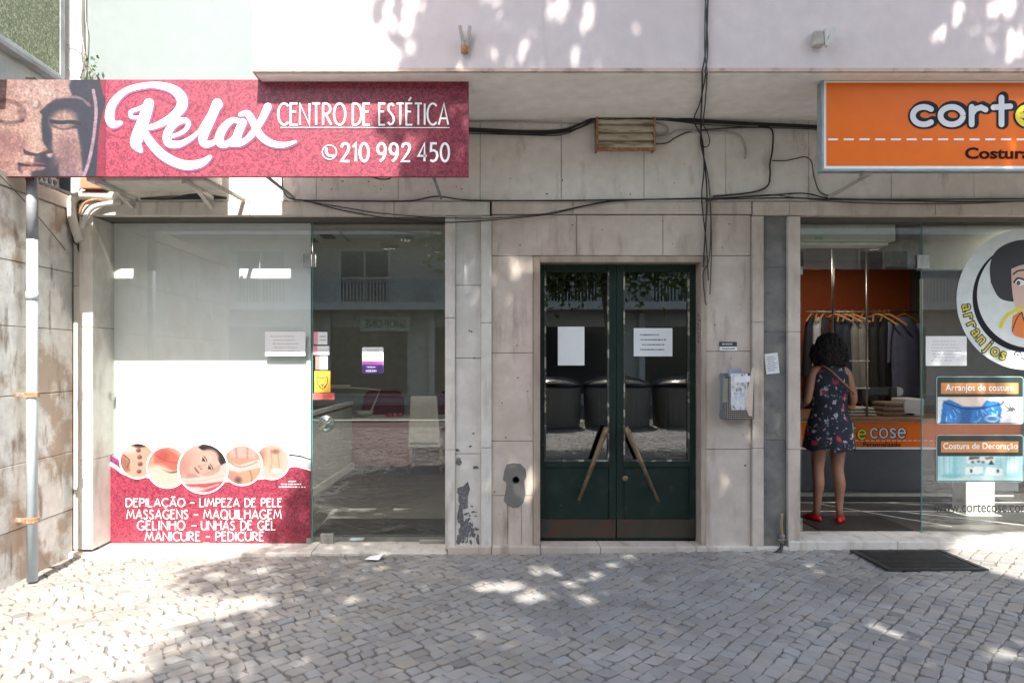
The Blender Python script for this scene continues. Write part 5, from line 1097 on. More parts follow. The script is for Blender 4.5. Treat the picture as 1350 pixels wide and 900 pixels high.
for i, (a, h_, wd_, c_, lb) in enumerate(gs): garment(a, h_, wd_, c_, lb, seed=i+1, turn=1.0 if i % 2 else .8)
garment(1192, 1.0, .48, (.14,.15,.24,1), 'large blue grey shirt with sleeves at the right end of the rail', True, 20, turn=.15)
for i, (a, lb) in enumerate(((1100,'empty wooden hanger right of the first steel post'),(1112,'empty wooden hanger at the middle of the rail'),(1122,'empty wooden hanger left of the second steel post'),(1158,'empty tilted wooden hanger before the black garment'),(1170,'empty tilted wooden hanger beside the blue shirt'))):
    x = X(a, ry); hg = MB(); tn = .75; ca, sa = math.cos(tn), math.sin(tn); dz = -.05 if i > 2 else 0; P_ = lambda u, z_: (x+u*ca, ry-.02-u*sa, z_+u*dz*4)
    hg.tube([(x,ry-.02,rz-.04),(x,ry-.03,rz+.014),(x,ry-.02,rz+.028),(x,ry,rz+.012)], .003, 5); hg.tube([P_(-.21,rz-.14), P_(-.09,rz-.07), P_(0,rz-.035), P_(.09,rz-.07), P_(.21,rz-.14)], .014, 6)
    tag(hg.build('coat_hanger', mat('pale_hanger_wood', (.50,.26,.10,1), .5), None, smooth=True), lb, 'hanger', 'empty hangers on the rail')
# things on the counter
sm = thing('sewing_machine', 'dark sewing machine on the tailor counter', 'sewing machine', (X(1152,2.2),2.2,.94))
sx = X(1156,2.2); q = MB(); q.box(sx-.2,sx+.2,2.12,2.28,.94,.975).box(sx+.12,sx+.2,2.14,2.26,.975,1.25).box(sx-.2,sx+.12,2.15,2.25,1.15,1.25).box(sx-.2,sx-.13,2.15,2.25,1.06,1.15); q.build('body', mat('dark_machine_enamel',(.03,.03,.032,1),.35), sm, bevel=.012)
MB().tube([(sx-.165,2.2,1.06),(sx-.165,2.2,.98)], .008, 8).build('needle_bar', M['steel'], sm); MB().lathe([(.05,0),(.055,.01),(.05,.03)], (sx+.235,2.2,1.2), 16, axis='y').build('hand_wheel', M['alu'], sm)
for i, (a, wd_, h_, c_, lb) in enumerate(((1132,.30,.10,(.45,.43,.40,1),'pale folded cloth pile on the counter beside the woman'),(1178,.36,.16,(.22,.15,.11,1),'brown folded cloth pile right of the sewing machine'),(1198,.22,.20,(.55,.55,.55,1),'white carrier bag on the counter by the glass edge'))):
    x = X(a,2.0); q = MB(); n_ = 3 if i < 2 else 1
    for k_ in range(n_): q.box(x-wd_/2+.012*k_, x+wd_/2-.008*k_, 1.9+.01*k_, 2.2, .94+h_*k_/n_+.001, .94+h_*(k_+1)/n_-.004)
    tag(q.build(('cloth_pile','cloth_pile','carrier_bag')[i], mat('counter_cloth', c_, .9), None, bevel=.014), lb, ('cloth','cloth','bag')[i])
tag(MB().box(X(1066,.5), X(1066,.5)+.82, .31, .84, .0885, .097).build('entrance_mat', M['black'], None, bevel=.003), 'dark entrance mat inside the open tailor shop doorway', 'mat')
pst = thing('reflection_panel', 'white plastic display stand on the floor behind the tailor shop glass', 'stand', (X(1293,.9),.9,.076))
MB().box(X(1274,.9), X(1312,.9), .9, 1.1, .09, Z(610,.9)).build('panel', M['white_pl'], pst, bevel=.01); MB().box(X(1268,.9), X(1318,.9), .86, 1.16, .076, .09).build('base', M['white_pl'], pst, bevel=.004)  # white block added in place of a bright reflection in the window
# ------------------------------------------------------------------ inside the salon
tb = thing('manicure_table', 'long white manicure table with crimson front inside the salon', 'table', (-1.2, 4.0, .06))
ty0 = 3.8
MB().box(-1.82, .0, ty0, ty0+.55, .72, .76).build('table_top', M['white_pl'], tb, bevel=.005); MB().box(-1.78, -.02, ty0+.04, ty0+.07, .10, .715).build('front_panel', M['crimson_fab'], tb)
for xx in (-1.8, -.95, -.06): MB().box(xx, xx+.05, ty0+.005, ty0+.04, .06, .72).build('leg', M['white_pl'], tb)
for i, (x, lb) in enumerate(((-1.45,'crimson armchair behind the desk lamp in the salon'),(-.3,'crimson armchair at the right end of the salon table'))):
    c_ = thing('armchair', lb, 'armchair', (x,4.75,.06), 'crimson armchairs in the salon')
    MB().prism([(x-.3,.5),(x+.3,.5),(x+.31,.98),(x+.24,1.08),(x-.24,1.08),(x-.31,.98)][::1][::-1], 4.85, 4.97).build('backrest', M['crimson_fab'], c_, bevel=.03); MB().box(x-.3,x+.3,4.45,4.85,.38,.5).build('seat', M['crimson_fab'], c_, bevel=.03)
    MB().lathe([(.26,.0),(.25,.03),(.03,.06),(.03,.32)], (x,4.65,.06), 16).build('base', M['steel'], c_, smooth=True)
wc = thing('white_chair', 'white high backed chair in front of the salon table', 'chair', (-.72,3.5,.06))
cy3 = 3.45; MB().prism([(X(538,cy3),Z(590,cy3)),(X(581,cy3),Z(590,cy3)),(X(576,cy3),Z(522,cy3)),(X(541,cy3),Z(522,cy3))][::-1], cy3, cy3+.05).build('backrest', M['white_pl'], wc, bevel=.015)
MB().box(X(538,cy3), X(581,cy3), cy3, cy3+.45, .42, .48).build('seat', M['white_pl'], wc, bevel=.015)
for sx_ in (538.5,579): 
    for yy_ in (cy3+.02, cy3+.42): MB().box(X(sx_,cy3), X(sx_,cy3)+.03, yy_, yy_+.03, .06, .42).build('leg', M['wood'], wc)
dl_ = thing('desk_lamp', 'white jointed desk lamp arm over the salon table', 'lamp', (-1.55,4.0,.76))
l_ = MB(); bx_ = X(487,4.0); l_.tube([(bx_,4.0,.78),(X(501,4.0),4.0,Z(514,4.0)),(X(440,4.0),4.0,Z(509,4.0))], .016, 8, smooth=False); l_.build('arm', M['white_pl'], dl_); MB().lathe([(.09,0),(.09,.015),(.02,.03)], (bx_,4.0,.76), 16).build('base', M['white_pl'], dl_); MB().box(X(432,4.0), X(462,4.0), 3.93, 4.07, Z(512,4.0), Z(507,4.0)).build('lamp_head', M['white_pl'], dl_, bevel=.01)
tag(MB().lathe([(.05,0),(.09,.02),(.13,.08),(.125,.08),(.08,.025),(.0,.01)], (X(480,3.9),3.95,.762), 20).build('bowl', M['white_pl'], None, smooth=True), 'white bowl under the desk lamp on the salon table', 'bowl')
cols = [(.5,.03,.05,1),(.35,.02,.12,1),(.6,.12,.2,1),(.2,.02,.03,1),(.7,.3,.3,1)]
for i in range(9):
    x = X(510+i*2.4,3.95); y_ = 3.95+.012*i; t = thing('polish_bottle', 'small nail polish bottle in the row between lamp and white chair', 'bottle', (x,y_,.76), 'nail polish bottles on the salon table')
    MB().lathe([(.014,0),(.016,.004),(.016,.045),(.007,.05)], (x,y_,.761), 10).build('bottle_body', mat('polish', cols[i % 5], .15), t, smooth=True); MB().lathe([(.008,.05),(.009,.055),(.007,.095)], (x,y_,.761), 10).build('cap', M['black'], t)
cb = thing('low_partition', 'low pale grey panelled partition behind the salon door', 'partition', (-2.2, 2.6, .06))
q = MB(); q.bar((X(407,1.6),1.6,.55),(X(462,3.4),3.4,.55), .04, .84); q.build('panel', M['room_grey'], cb); q = MB(); q.bar((X(407,1.6),1.6,.99),(X(462,3.4),3.4,.99), .07, .04); q.bar((X(407,1.6)+.03,1.6,.16),(X(462,3.4)+.03,3.4,.16), .03, .08); q.build('rail', M['white_pl'], cb)
sa_ = thing('wall_air_conditioner', 'slim white indoor air conditioner on the salon back wall', 'air conditioner', (-.25,5.1,2.8))
MB().box(X(558,4.9), X(600,4.9), 4.9, 5.19, Z(343.4,4.9), Z(336,4.9)).build('casing', M['white_pl'], sa_, bevel=.01); MB().box(X(558,4.9), X(600,4.9), 4.92, 5.19, Z(352.5,4.9), Z(345.5,4.9)).build('louvre', M['white_pl'], sa_, bevel=.006)
ca_ = thing('ceiling_vent', 'dark ceiling air vent inside the salon by the frosted film', 'vent', (-1.9,1.2,2.78))
MB().box(-1.98,-1.32,.75,1.4,2.765,2.789).build('frame', M['white_pl'], ca_); q = MB()
for i in range(7): q.box(-1.93,-1.62,.80+i*.085,.86+i*.085,2.758,2.766)
q.build('louvre', mat('olive_metal',(.12,.11,.06,1),.6), ca_); MB().box(-1.52,-1.4,.95,1.15,2.757,2.766).build('grille', M['black'], ca_)
tag(MB().box(X(416,.6),X(596,.6),.45,1.1,.001,.009).build('floor_mat', M['black'], None), 'dark floor mat inside the salon door', 'mat')

#SECTION_PERSON
# ------------------------------------------------------------------ the customer
WX, WY, WZ = 3.215, .62, .097
pr = thing('person', 'woman seen from behind in navy floral dress and red flat shoes', 'person', (WX, WY, WZ))
def skin_mesh(name, joints, edges, m, root=0, sub=2):
    me = bpy.data.meshes.new(name); keys = list(joints); me.from_pydata([tuple(Vector(joints[q][:3])+Vector((WX,WY,WZ))) for q in keys], [(keys.index(a), keys.index(b_)) for a, b_ in edges], [])
    o = link(name, me, m, pr); sk = o.modifiers.new('skin', 'SKIN'); sk.use_smooth_shade = True; sk.branch_smoothing = .4
    if not me.skin_vertices: me.attributes.new('skin', 'FLOAT', 'POINT')
    for i, q in enumerate(keys):
        rr = joints[q][3]; me.skin_vertices[0].data[i].radius = (rr if not isinstance(rr, tuple) else rr[0], rr if not isinstance(rr, tuple) else rr[1])
        me.skin_vertices[0].data[i].use_root = (i == root)
    sb = o.modifiers.new('sub', 'SUBSURF'); sb.levels = sub; sb.render_levels = sub; return o
def person_mesh():
    bm = bmesh.new(); sl_ = bm.verts.layers.skin.verify(); J = {}
    def jv(n_, x, y, z, r_, root=False):
        v = bm.verts.new((WX+x, WY+y, WZ+z)); v[sl_].radius = (r_, r_); v[sl_].use_root = root; J[n_] = v
    E = lambda *ns: [bm.edges.new((J[a], J[b_])) for a, b_ in zip(ns[:-1], ns[1:])]
    jv('pelvis',-.01,0,.92,.125,True); jv('waist',-.01,0,1.06,.10); jv('chest',-.01,0,1.24,.115); jv('neck0',-.01,.0,1.39,.06); jv('neck1',-.008,.015,1.45,.048); jv('skull0',-.005,.035,1.52,.075); jv('skull1',0,.04,1.60,.08); jv('chin',.0,.10,1.50,.035)
    E('pelvis','waist','chest','neck0','neck1','skull0','skull1'); E('skull0','chin')
    for s_, n_ in ((-1,'l'),(1,'r')):
        jv('sh'+n_, s_*.155-.01, 0, 1.36, .05); jv('el'+n_, s_*.215-.01, -.02, 1.09, .035); jv('wr'+n_, s_*.185-.01, .19, 1.02, .024); jv('pa'+n_, s_*.165-.01, .26, 1.02, .026)
        E('neck0','sh'+n_,'el'+n_,'wr'+n_,'pa'+n_)
        for f_, (dx, ln) in enumerate(((-.027,.060),(-.009,.070),(.009,.065),(.027,.052))):
            jv('f%d%s'%(f_,n_), s_*.165-.01+dx, .30, 1.022, .0095); jv('g%d%s'%(f_,n_), s_*.163-.01+dx*1.1, .30+ln*.6, 1.012, .0085); jv('h%d%s'%(f_,n_), s_*.160-.01+dx*1.1, .30+ln*.85, .992, .007); E('pa'+n_,'f%d%s'%(f_,n_),'g%d%s'%(f_,n_),'h%d%s'%(f_,n_))
        jv('t0'+n_, s_*.125-.01, .25, 1.03, .011); jv('t1'+n_, s_*.110-.01, .285, 1.025, .009); E('pa'+n_,'t0'+n_,'t1'+n_)
    for n_, hx_, kx, ax, ay, tx_, ty_ in (('l',-.085,-.112,-.112,.03,-.14,.16),('r',.075,.068,.062,-.03,.135,.085)):
        jv('hip'+n_, hx_-.005, 0, .86, .098); jv('th'+n_, (hx_+kx)/2, .01, .68, .078); jv('kn'+n_, kx, .015, .47, .052); jv('ca'+n_, kx+.002, -.015+ay*.4, .34, .054); jv('sn'+n_, (kx+ax)/2, ay*.7, .2, .038); jv('an'+n_, ax, ay, .075, .031); jv('ft'+n_, (ax+tx_)/2, (ay+ty_)/2, .035, .030); jv('to'+n_, tx_, ty_, .022, .022)
        E('pelvis','hip'+n_,'th'+n_,'kn'+n_,'ca'+n_,'sn'+n_,'an'+n_,'ft'+n_,'to'+n_)
    me = bpy.data.meshes.new('body'); bm.to_mesh(me); bm.free()
    o = link('body', me, M['skin'], pr); sk = o.modifiers.new('skin', 'SKIN'); sk.use_smooth_shade = True; sb = o.modifiers.new('sub', 'SUBSURF'); sb.levels = 1; sb.render_levels = 2
person_mesh()
def fabric():
    m = bpy.data.materials.new('navy_floral_fabric'); m.use_nodes = True; n = m.node_tree; b = n.nodes['Principled BSDF']; b.inputs['Roughness'].default_value = .85
    tc = n.nodes.new('ShaderNodeTexCoord'); ns = n.nodes.new('ShaderNodeTexNoise'); ns.inputs['Scale'].default_value = 26; ns.inputs['Detail'].default_value = 1; n.links.new(tc.outputs['Object'], ns.inputs['Vector'])
    mv = n.nodes.new('ShaderNodeMix'); mv.data_type = 'VECTOR'; mv.inputs[0].default_value = .05; n.links.new(tc.outputs['Object'], mv.inputs[4]); n.links.new(ns.outputs['Color'], mv.inputs[5])
    prev = None
    for sc_, r0, r1, col, off, th in ((13,.30,.36,(.34,.34,.40,1),(0,0,0),.48),(11,.34,.42,(.36,.03,.055,1),(3,5,1),.55),(26,.30,.38,(.30,.22,.27,1),(7,1,4),.5),(17,.26,.34,(.08,.19,.24,1),(1,8,2),.62)):
        mp = n.nodes.new('ShaderNodeMapping'); mp.inputs['Location'].default_value = off; n.links.new(mv.outputs[1], mp.inputs[0])
        v = n.nodes.new('ShaderNodeTexVoronoi'); v.inputs['Scale'].default_value = sc_; n.links.new(mp.outputs[0], v.inputs['Vector'])
        rag = n.nodes.new('ShaderNodeTexNoise'); rag.inputs['Scale'].default_value = 75; rag.inputs['Detail'].default_value = 1; n.links.new(tc.outputs['Object'], rag.inputs['Vector'])
        ad = n.nodes.new('ShaderNodeMath'); ad.operation = 'MULTIPLY_ADD'; ad.inputs[1].default_value = .5; n.links.new(rag.outputs['Fac'], ad.inputs[0]); n.links.new(v.outputs['Distance'], ad.inputs[2])
        mr = n.nodes.new('ShaderNodeMapRange'); n.links.new(ad.outputs[0], mr.inputs[0]); mr.inputs[1].default_value = r0+.16; mr.inputs[2].default_value = r1+.17; mr.inputs[3].default_value = 1; mr.inputs[4].default_value = 0
        sp_ = n.nodes.new('ShaderNodeSeparateColor'); n.links.new(v.outputs['Color'], sp_.inputs[0]); gt = n.nodes.new('ShaderNodeMath'); gt.operation = 'GREATER_THAN'; n.links.new(sp_.outputs[0], gt.inputs[0]); gt.inputs[1].default_value = th
        mu = n.nodes.new('ShaderNodeMath'); mu.operation = 'MULTIPLY'; n.links.new(mr.outputs[0], mu.inputs[0]); n.links.new(gt.outputs[0], mu.inputs[1])
        mx = n.nodes.new('ShaderNodeMix'); mx.data_type = 'RGBA'; n.links.new(mu.outputs[0], mx.inputs[0]); mx.inputs[7].default_value = col
        if prev is None: mx.inputs[6].default_value = (.010,.013,.028,1)
        else: n.links.new(prev, mx.inputs[6])
        prev = mx.outputs[2]
    n.links.new(prev, b.inputs['Base Color']); return m
rings = [(1.415,.075,.062),(1.405,.125,.075),(1.37,.165,.09),(1.30,.172,.108),(1.22,.172,.118),(1.12,.155,.112),(1.04,.150,.110),(.96,.172,.132),(.88,.192,.152),(.80,.205,.165),(.72,.215,.175),(.66,.222,.18),(.655,.216,.175)]
mb = MB(); n_ = 48
for i, (z_, rx_, ry_) in enumerate(rings):
    fl_k = max(0, (1.0-z_))*.22
    for k_ in range(n_):
        a = 2*math.pi*k_/n_; f_ = 1+fl_k*(.5*math.sin(7*a+.6)+.35*math.sin(11*a+2))
        mb.v.append((WX-.01+rx_*f_*math.cos(a), WY+.005+ry_*f_*math.sin(a), WZ+z_+(.012*math.sin(5*a) if z_ < .7 else 0)))
for i in range(len(rings)-1):
    for k_ in range(n_): k2 = (k_+1) % n_; mb.f.append((i*n_+k_, i*n_+k2, (i+1)*n_+k2, (i+1)*n_+k_))
d_ = mb.build('dress', fabric(), pr, smooth=True); s_ = d_.modifiers.new('sub', 'SUBSURF'); s_.levels = 1; s_.render_levels = 1
hb = MB(); r = random.Random(6)
hb.lathe([(.02,-.14),(.11,-.125),(.132,-.06),(.122,.03),(.10,.09),(.055,.128),(.01,.138)], (WX-.005, WY+.02, WZ+1.555), 24)
hb.build('hair', M['hair'], pr, smooth=True)
cur = MB()
for q in range(900):
    th, ph = r.uniform(0, 2*math.pi), math.acos(r.uniform(-.92,.98)); c_ = Vector((math.sin(ph)*math.cos(th)*.122*(1.12-.3*math.cos(ph)), math.sin(ph)*math.sin(th)*.115, math.cos(ph)*.148-.012)); o0 = Vector((WX-.005, WY+.015, WZ+1.555))
    if c_.y > .07 and c_.z < .06 and abs(c_.x) < .09: continue
    d1 = Vector((r.gauss(0,.5), r.gauss(0,.5), -1)).normalized()*.036; nrm_ = c_.normalized()
    cur.tube([o0+c_-d1, o0+c_+nrm_*r.uniform(.004,.018)+Vector((r.gauss(0,.008),r.gauss(0,.008),0)), o0+c_+d1+Vector((r.gauss(0,.01),r.gauss(0,.01),-.01))], [.003,.0062,.002], 5, True)
cur.build('curls', M['hair'], pr, smooth=True)
def shoe(ax, ay, tx_, ty_):
    a = Vector((ax, ay, 0)); d = (Vector((tx_,ty_,0))-a).normalized(); nn = Vector((-d.y, d.x, 0)); L = 0.235; h0 = a-d*.055; mb = MB(); n_ = 20
    out = []
    for k_ in range(n_):
        t = 2*math.pi*k_/n_; u = .5-.5*math.cos(t); wdt = (.036+.012*math.sin(u*math.pi)*u)*math.sin(t); out.append((u, wdt))
    for zz, gr_ in ((.0,1.0),(.012,1.04),(.03,1.0),(.05,.86)):
        for u, wv in out:
            p = h0+d*(L*(u-.5)*gr_+L*.5)+nn*(wv*gr_); zt = zz*(1-.45*u) if zz > .02 else zz; mb.v.append((WX+p.x, WY+p.y, WZ+zt+.002))
    for i in range(3):
        for k_ in range(n_): k2 = (k_+1) % n_; mb.f.append((i*n_+k_, i*n_+k2, (i+1)*n_+k2, (i+1)*n_+k_))
    mb.f.append(tuple(range(n_-1,-1,-1))); mb.f.append(tuple(range(3*n_,4*n_))); o = mb.build('shoe', M['red_shoe'], pr, smooth=True)
shoe(-.112,.03,-.14,.16); shoe(.062,-.03,.135,.085)
bag = thing('shoulder_bag', 'tan leather shoulder bag carried at the right side of the woman', 'bag', (WX+.2, WY+.05, WZ+.95))
MB().prism([(WX+.165,WZ+1.02),(WX+.245,WZ+1.02),(WX+.26,WZ+1.16),(WX+.235,WZ+1.22),(WX+.18,WZ+1.21),(WX+.16,WZ+1.14)][::-1], WY+.02, WY+.20).build('bag_body', M['tan_leather'], bag, bevel=.02)
MB().tube([(WX+.2,WY+.0,WZ+1.16),(WX+.14,WY-.118,WZ+1.18),(WX+.02,WY-.135,WZ+1.29),(WX-.06,WY-.11,WZ+1.375),(WX-.10,WY-.03,WZ+1.42),(WX-.07,WY+.06,WZ+1.40)], .006, 6).build('strap', M['tan_leather'], bag, smooth=True)
hd = MB().tube([(WX-.085,WY+.10,WZ+1.40)]+[(WX-.02,WY+.12,WZ+1.38),(WX+.1,WY+.15,WZ+1.28),(WX+.2,WY+.13,WZ+1.2)], .006, 6); hd.build('strap', M['tan_leather'], bag, smooth=True)

#SECTION_STREET
# ------------------------------------------------------------------ street tree: its crown shades the shops; leaves are cut away to shape the sun patches
def uc(p): return (p.dot(UAX), p.dot(CAX))
LIT = []
def lit_poly(L, surf):
    if surf == 'ground': q = [uc(ground_at(a, b_)) for a, b_ in L]
    else: q = [uc(at(a, b_, surf)) for a, b_ in L]
    LIT.append(q)
def lit_spot(px, py, rx, ry, surf, rot=0, n=9):
    L = []; r_ = random.Random(int(px*7+py))
    for i in range(n):
        a = 2*math.pi*i/n; k_ = r_.uniform(.7,1.15); L.append((px+rx*k_*math.cos(a), py+ry*k_*math.sin(a)))
    lit_poly(L, surf)
lit_poly([(-300,700),(332,722),(300,733),(215,750),(200,772),(270,782),(310,784),(360,784),(365,791),(300,806),(200,822),(148,838),(135,862),(105,903),(60,960),(-400,960)], 'ground')
lit_poly([(93,250),(412,250),(412,560),(385,640),(332,720),(93,722)], GY)
lit_poly([(200,-200),(488,-200),(488,0),(486,30),(502,58),(524,70),(522,96),(200,96)], -.92)
lit_poly([(-200,90),(428,90),(470,135),(492,165),(505,200),(512,240),(-200,240)], SY)
lit_poly([(-300,-300),(340,-300),(340,110),(-300,110)], 0)
lit_poly([(1242,735),(1262,722),(1290,716),(1450,708),(1500,790),(1380,778),(1330,762),(1290,752)], 'ground')
for s_ in ((632,772,12,5),(668,771,30,7),(697,787,17,6),(713,778,14,6),(710,751,20,4.5),(731,755,7,3),(760,767,10,6),(783,759,12,6),(792,782,6,4),(772,790,16,7),(830,733,9,5),(807,745,8,2.4),(740,770,6,3),(1157,827,12,4),(1180,838,17,4),(1213,825,11,4),(1203,837,8,3),(1223,852,10,3.4),(957,783,6,5),(1078,755,7,2),(1068,748,5,2),(1320,865,22,5),(1340,850,16,4),(462,787,12,4),(1097,831,5,2)): lit_spot(*s_, 'ground')
for s_ in ((697,641,10,14),(678,347,5,7),(699,352,5,8),(606,337,4,12),(955,640,6,8),(600,412,2,3)): lit_spot(*s_, 0)
for s_ in ((760,76,14,9),(738,8,9,15),(771,32,7,14),(690,55,6,10),(680,82,5,6),(708,48,5,7),(722,22,6,9),(842,40,5,12),(800,88,5,7),(1320,6,20,12),(1342,46,10,14),(1336,72,10,8),(1240,46,6,13),(1256,30,4,8),(1279,32,4,9),(1300,60,6,8),(1265,5,8,6),(640,8,6,8),(560,4,10,8),(500,85,10,6),(535,40,6,10),(545,10,8,12),(512,30,7,12),(780,5,8,7),(722,68,4,5),(655,78,4,6)): lit_spot(*s_, -.92)
for s_ in ((540,190,14,14),(520,215,12,10),(565,180,5,6),(588,205,4,5),(528,150,10,12)): lit_spot(*s_, SY)
TC = Vector((1.56, 0, 0)); TD = 6.9; TZ = (-.9+TD*math.cos(AZ)*math.sin(EL))/math.cos(EL)
crown_c = Vector((1.56*math.cos(AZ)+TD*math.sin(AZ)*0, -TD, TZ)); cu_, cc_ = uc(crown_c); crown_c += UAX*(1.56-cu_)+CAX*(-.9-cc_)
def tree():
    t = thing('street_tree', 'leafy broad crowned street tree beside the black bins', 'tree', (2.75,-7.6,0))
    tb_ = Vector((2.75,-7.6,-.02)); m = MB(); fork = Vector((2.5,-7.3,3.1))
    m.tube([tb_, tb_+Vector((0,0,.25)), Vector((2.72,-7.5,1.5)), fork], [.24,.18,.16,.15], 14)
    m.build('trunk', M['bark'], t, smooth=True)
    r_ = random.Random(21); lm = MB(); tips = []
    for i in range(11):
        a = 2*math.pi*i/11+r_.uniform(-.2,.2); el_ = r_.uniform(.1,1.25); ln = 3.1*r_.uniform(.75,1.0); end = crown_c+Vector((math.cos(a)*math.cos(el_), math.sin(a)*math.cos(el_), math.sin(el_)-.35))*ln
        mid = fork.lerp(end, .45)+Vector((r_.uniform(-.3,.3), r_.uniform(-.3,.3), .35)); lm.tube([fork-Vector((0,0,.1)), fork.lerp(mid,.4), mid, end], [.085,.06,.045,.012], 8); tips += [mid, end, mid.lerp(end,.5)]
        for k_ in range(3):
            b2 = mid.lerp(end, .2+.25*k_); e2 = b2+Vector((r_.uniform(-1,1), r_.uniform(-1,1), r_.uniform(-.7,.8))).normalized()*1.2; lm.tube([b2, b2.lerp(e2,.5)+Vector((0,0,.06)), e2], [.025,.018,.006], 5); tips.append(e2)
    lm.build('limbs', M['bark'], t, smooth=True)
    N_ = 78000; g_ = np.random.default_rng(5)
    d = g_.normal(size=(N_,3)); d /= np.linalg.norm(d, axis=1)[:,None]; rad = 3.62*g_.random(N_)**(1/2.4)
    lump = 1+.07*np.sin(d[:,0]*7+1)*np.cos(d[:,2]*6)+.06*np.sin(d[:,1]*9+d[:,2]*5)
    c_ = np.array(crown_c)+d*(rad*lump)[:,None]
    s3 = np.sin(c_[:,0]*2.1+c_[:,2]*1.3)+np.sin(c_[:,1]*2.3-c_[:,0]*1.1+2)+np.sin(c_[:,2]*2.9+c_[:,1]*.8+4)
    keep = (s3 > -1.15) | (g_.random(N_) < .45); c_ = c_[keep]
    # hanging sprays at the lower edge
    extra = []
    for q in range(26):
        b_ = np.array(crown_c)+np.array([r_.uniform(-2.9,3.1), r_.uniform(-2.4,2.2), -r_.uniform(2.2,3.1)])
        extra.append(b_+g_.normal(size=(240,3))*np.array([.34,.34,.30]))
    for q in range(16): extra.append(np.array([r_.uniform(.6,4.4), r_.uniform(-8.2,-5.6), r_.uniform(2.9,3.7)])+g_.normal(size=(200,3))*np.array([.36,.3,.24]))
    for q in range(60):
        b_ = np.array(crown_c+UAX*(r_.uniform(-.45,4.9)-1.56)+CAX*(r_.uniform(1.0,2.5)+.9)+SUN*r_.uniform(-1.2,1.4)); extra.append(b_+g_.normal(size=(260,3))*.3)  # upper leaf clumps added to thicken the shade on the pink storey
    c_ = np.concatenate([c_]+extra)
    U_ = np.array(UAX); K_ = np.array(CAX); u = c_@U_; v = c_@K_
    lit = np.zeros(len(c_), bool); grow = .035; ju = u+g_.normal(0,.018,len(u)); jv = v+g_.normal(0,.018,len(u))
    for P_ in LIT:
        pa = np.array(P_); mn, mx = pa.min(0)-.1, pa.max(0)+.1; idx = np.where((ju > mn[0])&(ju < mx[0])&(jv > mn[1])&(jv < mx[1]))[0]
        if not len(idx): continue
        for (du, dv) in ((0,0),(grow,0),(-grow,0),(0,grow),(0,-grow)):
            x_, y_ = ju[idx]+du, jv[idx]+dv; ins = np.zeros(len(idx), bool); n = len(pa)
            for i in range(n):
                (x0,y0),(x1,y1) = pa[i], pa[(i+1) % n]
                if y0 == y1: continue
                ins ^= ((y0 > y_) != (y1 > y_)) & (x_ < (x1-x0)*(y_-y0)/(y1-y0)+x0)
            lit[idx] |= ins
    c_ = c_[~lit]; c_ = c_[c_[:,2] > 2.35]; n = len(c_)
    a = g_.normal(size=(n,3)); a[:,2] *= .7; a /= np.linalg.norm(a,axis=1)[:,None]; b2 = np.cross(a, g_.normal(size=(n,3))); b2 /= np.linalg.norm(b2,axis=1)[:,None]
    L_ = g_.uniform(.045,.075,n)[:,None]; W2 = L_*.62; nr = np.cross(a,b2)*L_*.18
    V = np.stack([c_-a*L_, c_+b2*W2+nr, c_+a*L_, c_-b2*W2+nr], 1).reshape(-1,3); F_ = np.arange(4*n).reshape(n,4)
    me = bpy.data.meshes.new('crown'); me.from_pydata(V.tolist(), [], F_.tolist()); me.update(); link('crown', me, M['leaf'], t)
tree()
# ------------------------------------------------------------------ black bins in a row behind the camera, seen in the door glass
M['bin'] = mat('ribbed_black_plastic', (.24,.235,.225,1), .5); M['lid'] = mat('glossy_black_lid', (.012,.013,.015,1), .14)
def bin_(loc, label):
    t = thing('waste_bin', label, 'bin', (0,0,0), 'row of round black bins'); m = MB(); n_ = 72
    for z_, r_ in ((0,.70),(.04,.73),(.9,.765),(.93,.74)):
        for k_ in range(n_): a = 2*math.pi*k_/n_; q = r_*(1+(.012 if k_ % 2 else 0)); m.v.append((q*math.cos(a), q*math.sin(a), z_))
    for i in range(3):
        for k_ in range(n_): k2 = (k_+1) % n_; m.f.append((i*n_+k_, i*n_+k2, (i+1)*n_+k2, (i+1)*n_+k_))
    m.f.append(tuple(range(n_-1,-1,-1))); m.build('bin_body', M['bin'], t)
    MB().lathe([(.75,.925),(.785,.935),(.785,.975),(.74,1.02),(.55,1.10),(.3,1.155),(.05,1.17)], (0,0,0), 48).build('lid', M['lid'], t, smooth=True)
    h_ = MB(); h_.tube([(-.16,.52,1.12),(-.16,.56,1.17),(.16,.56,1.17),(.16,.52,1.12)], .014, 6, False); h_.build('handle', M['lid'], t); t.location = loc; return t
b0 = bin_((1.62,-9.95,.0), 'round black ribbed bin nearest the tree trunk, second of the row')
dup(b0, (3.22,-9.95,.0), 'round black ribbed bin third of the row, right of the trunk'); dup(b0, (4.82,-9.95,.0), 'round black ribbed bin at the right end of the row'); dup(b0, (.0,-9.95,.0), 'round black ribbed bin at the left end of the row')
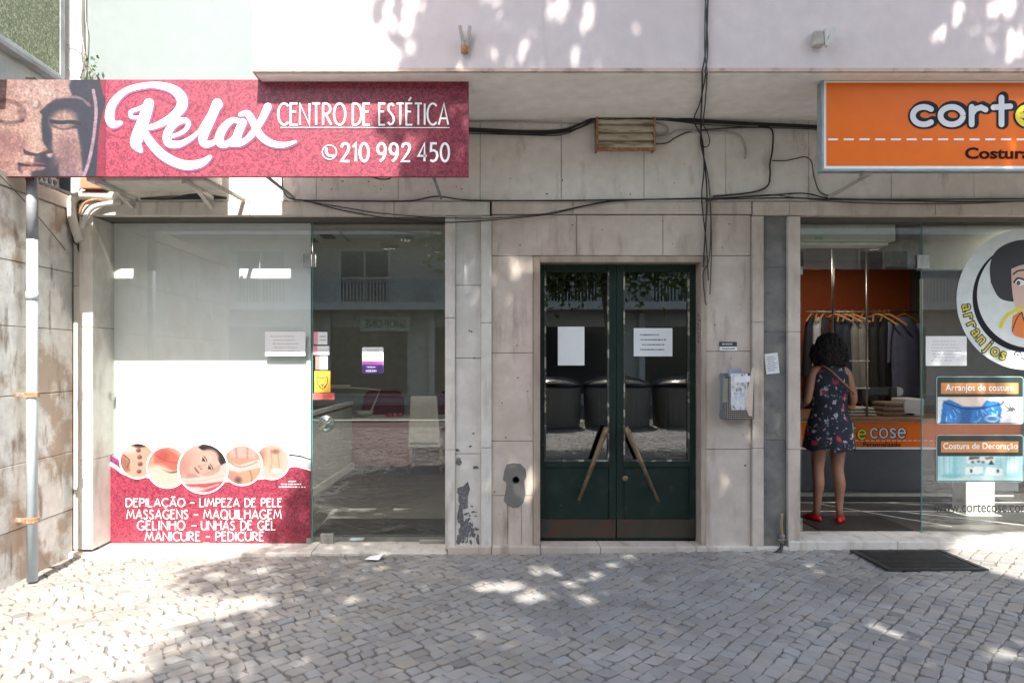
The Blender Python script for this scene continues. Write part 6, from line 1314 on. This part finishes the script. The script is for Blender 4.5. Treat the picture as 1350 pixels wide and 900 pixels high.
# ------------------------------------------------------------------ the house across the street, seen only in the glass
OB = thing('opposite_building', 'plain grey apartment house with railed balconies across the street', 'building', (0,-25.5,0))
M['far_wall'] = mat('grey_beige_render', (.50,.48,.44,1), .9, col2=(.42,.40,.37,1), scale=.6); M['far_dark'] = mat('dark_window', (.02,.022,.025,1), .15); M['far_white'] = mat('pale_band', (.55,.55,.52,1), .8)
yb_ = -22.8
MB().box(-34,40,-36,yb_-.1,0,11.6).build('wall', M['far_wall'], OB)
MB().box(-34,40,yb_-.1,yb_+1.2,3.55,3.85).build('storey_slab', M['far_white'], OB); MB().box(-34,40,yb_-.1,yb_+1.2,6.6,6.85).build('storey_slab', M['far_white'], OB)
for i in range(8):
    x = -15+i*4.4; MB().box(x, x+3.2, yb_-.1, yb_-.05, .1, 2.9).build('shop_front', M['far_dark'], OB); MB().box(x-.25, x-.02, yb_-.1, yb_+.2, 0, 3.5).build('pillar', M['far_white'], OB)
    for zf_ in (3.9, 6.9):
        w__ = MB().box(x+.4, x+2.4, yb_-.1, yb_-.06, zf_+.1, zf_+2.2).build('window', M['far_dark'], OB); fm = MB().box(x+.3,x+.4,yb_-.1,yb_-.02,zf_,zf_+2.3).box(x+2.4,x+2.5,yb_-.1,yb_-.02,zf_,zf_+2.3).box(x+1.36,x+1.44,yb_-.1,yb_-.03,zf_+.1,zf_+2.2).box(x+.4,x+2.4,yb_-.1,yb_-.02,zf_+2.2,zf_+2.3); fm.build('frame', M['far_white'], w__)
    rl_ = MB()
    for k_ in range(26): rl_.box(x+.05+k_*.135, x+.09+k_*.135, yb_+1.12, yb_+1.16, 3.85, 4.8)
    rl_.box(x, x+3.5, yb_+1.1, yb_+1.18, 4.8, 4.86); rl_.build('railing', M['far_white'], OB)
fs = thing('fascia_sign', 'pale green shop fascia sign across the street reading shop one', 'sign', (-3.4, yb_+.1, 3)); fx = X(504, 0)*0-3.9
MB().box(fx-1.05, fx+1.05, yb_+.02, yb_+.12, 2.72, 3.34).build('panel', mat('pale_green_panel', (.50,.62,.52,1), .6), fs)
q = MB(); n0 = 0; type_into(q, 'SHOP ONE', -.86, .86, 2.85, 3.2, 0, .02); q.v = [(fx-v[0], yb_+.125, v[2]) for v in q.v]; q.build('lettering', M['ink'], fs)
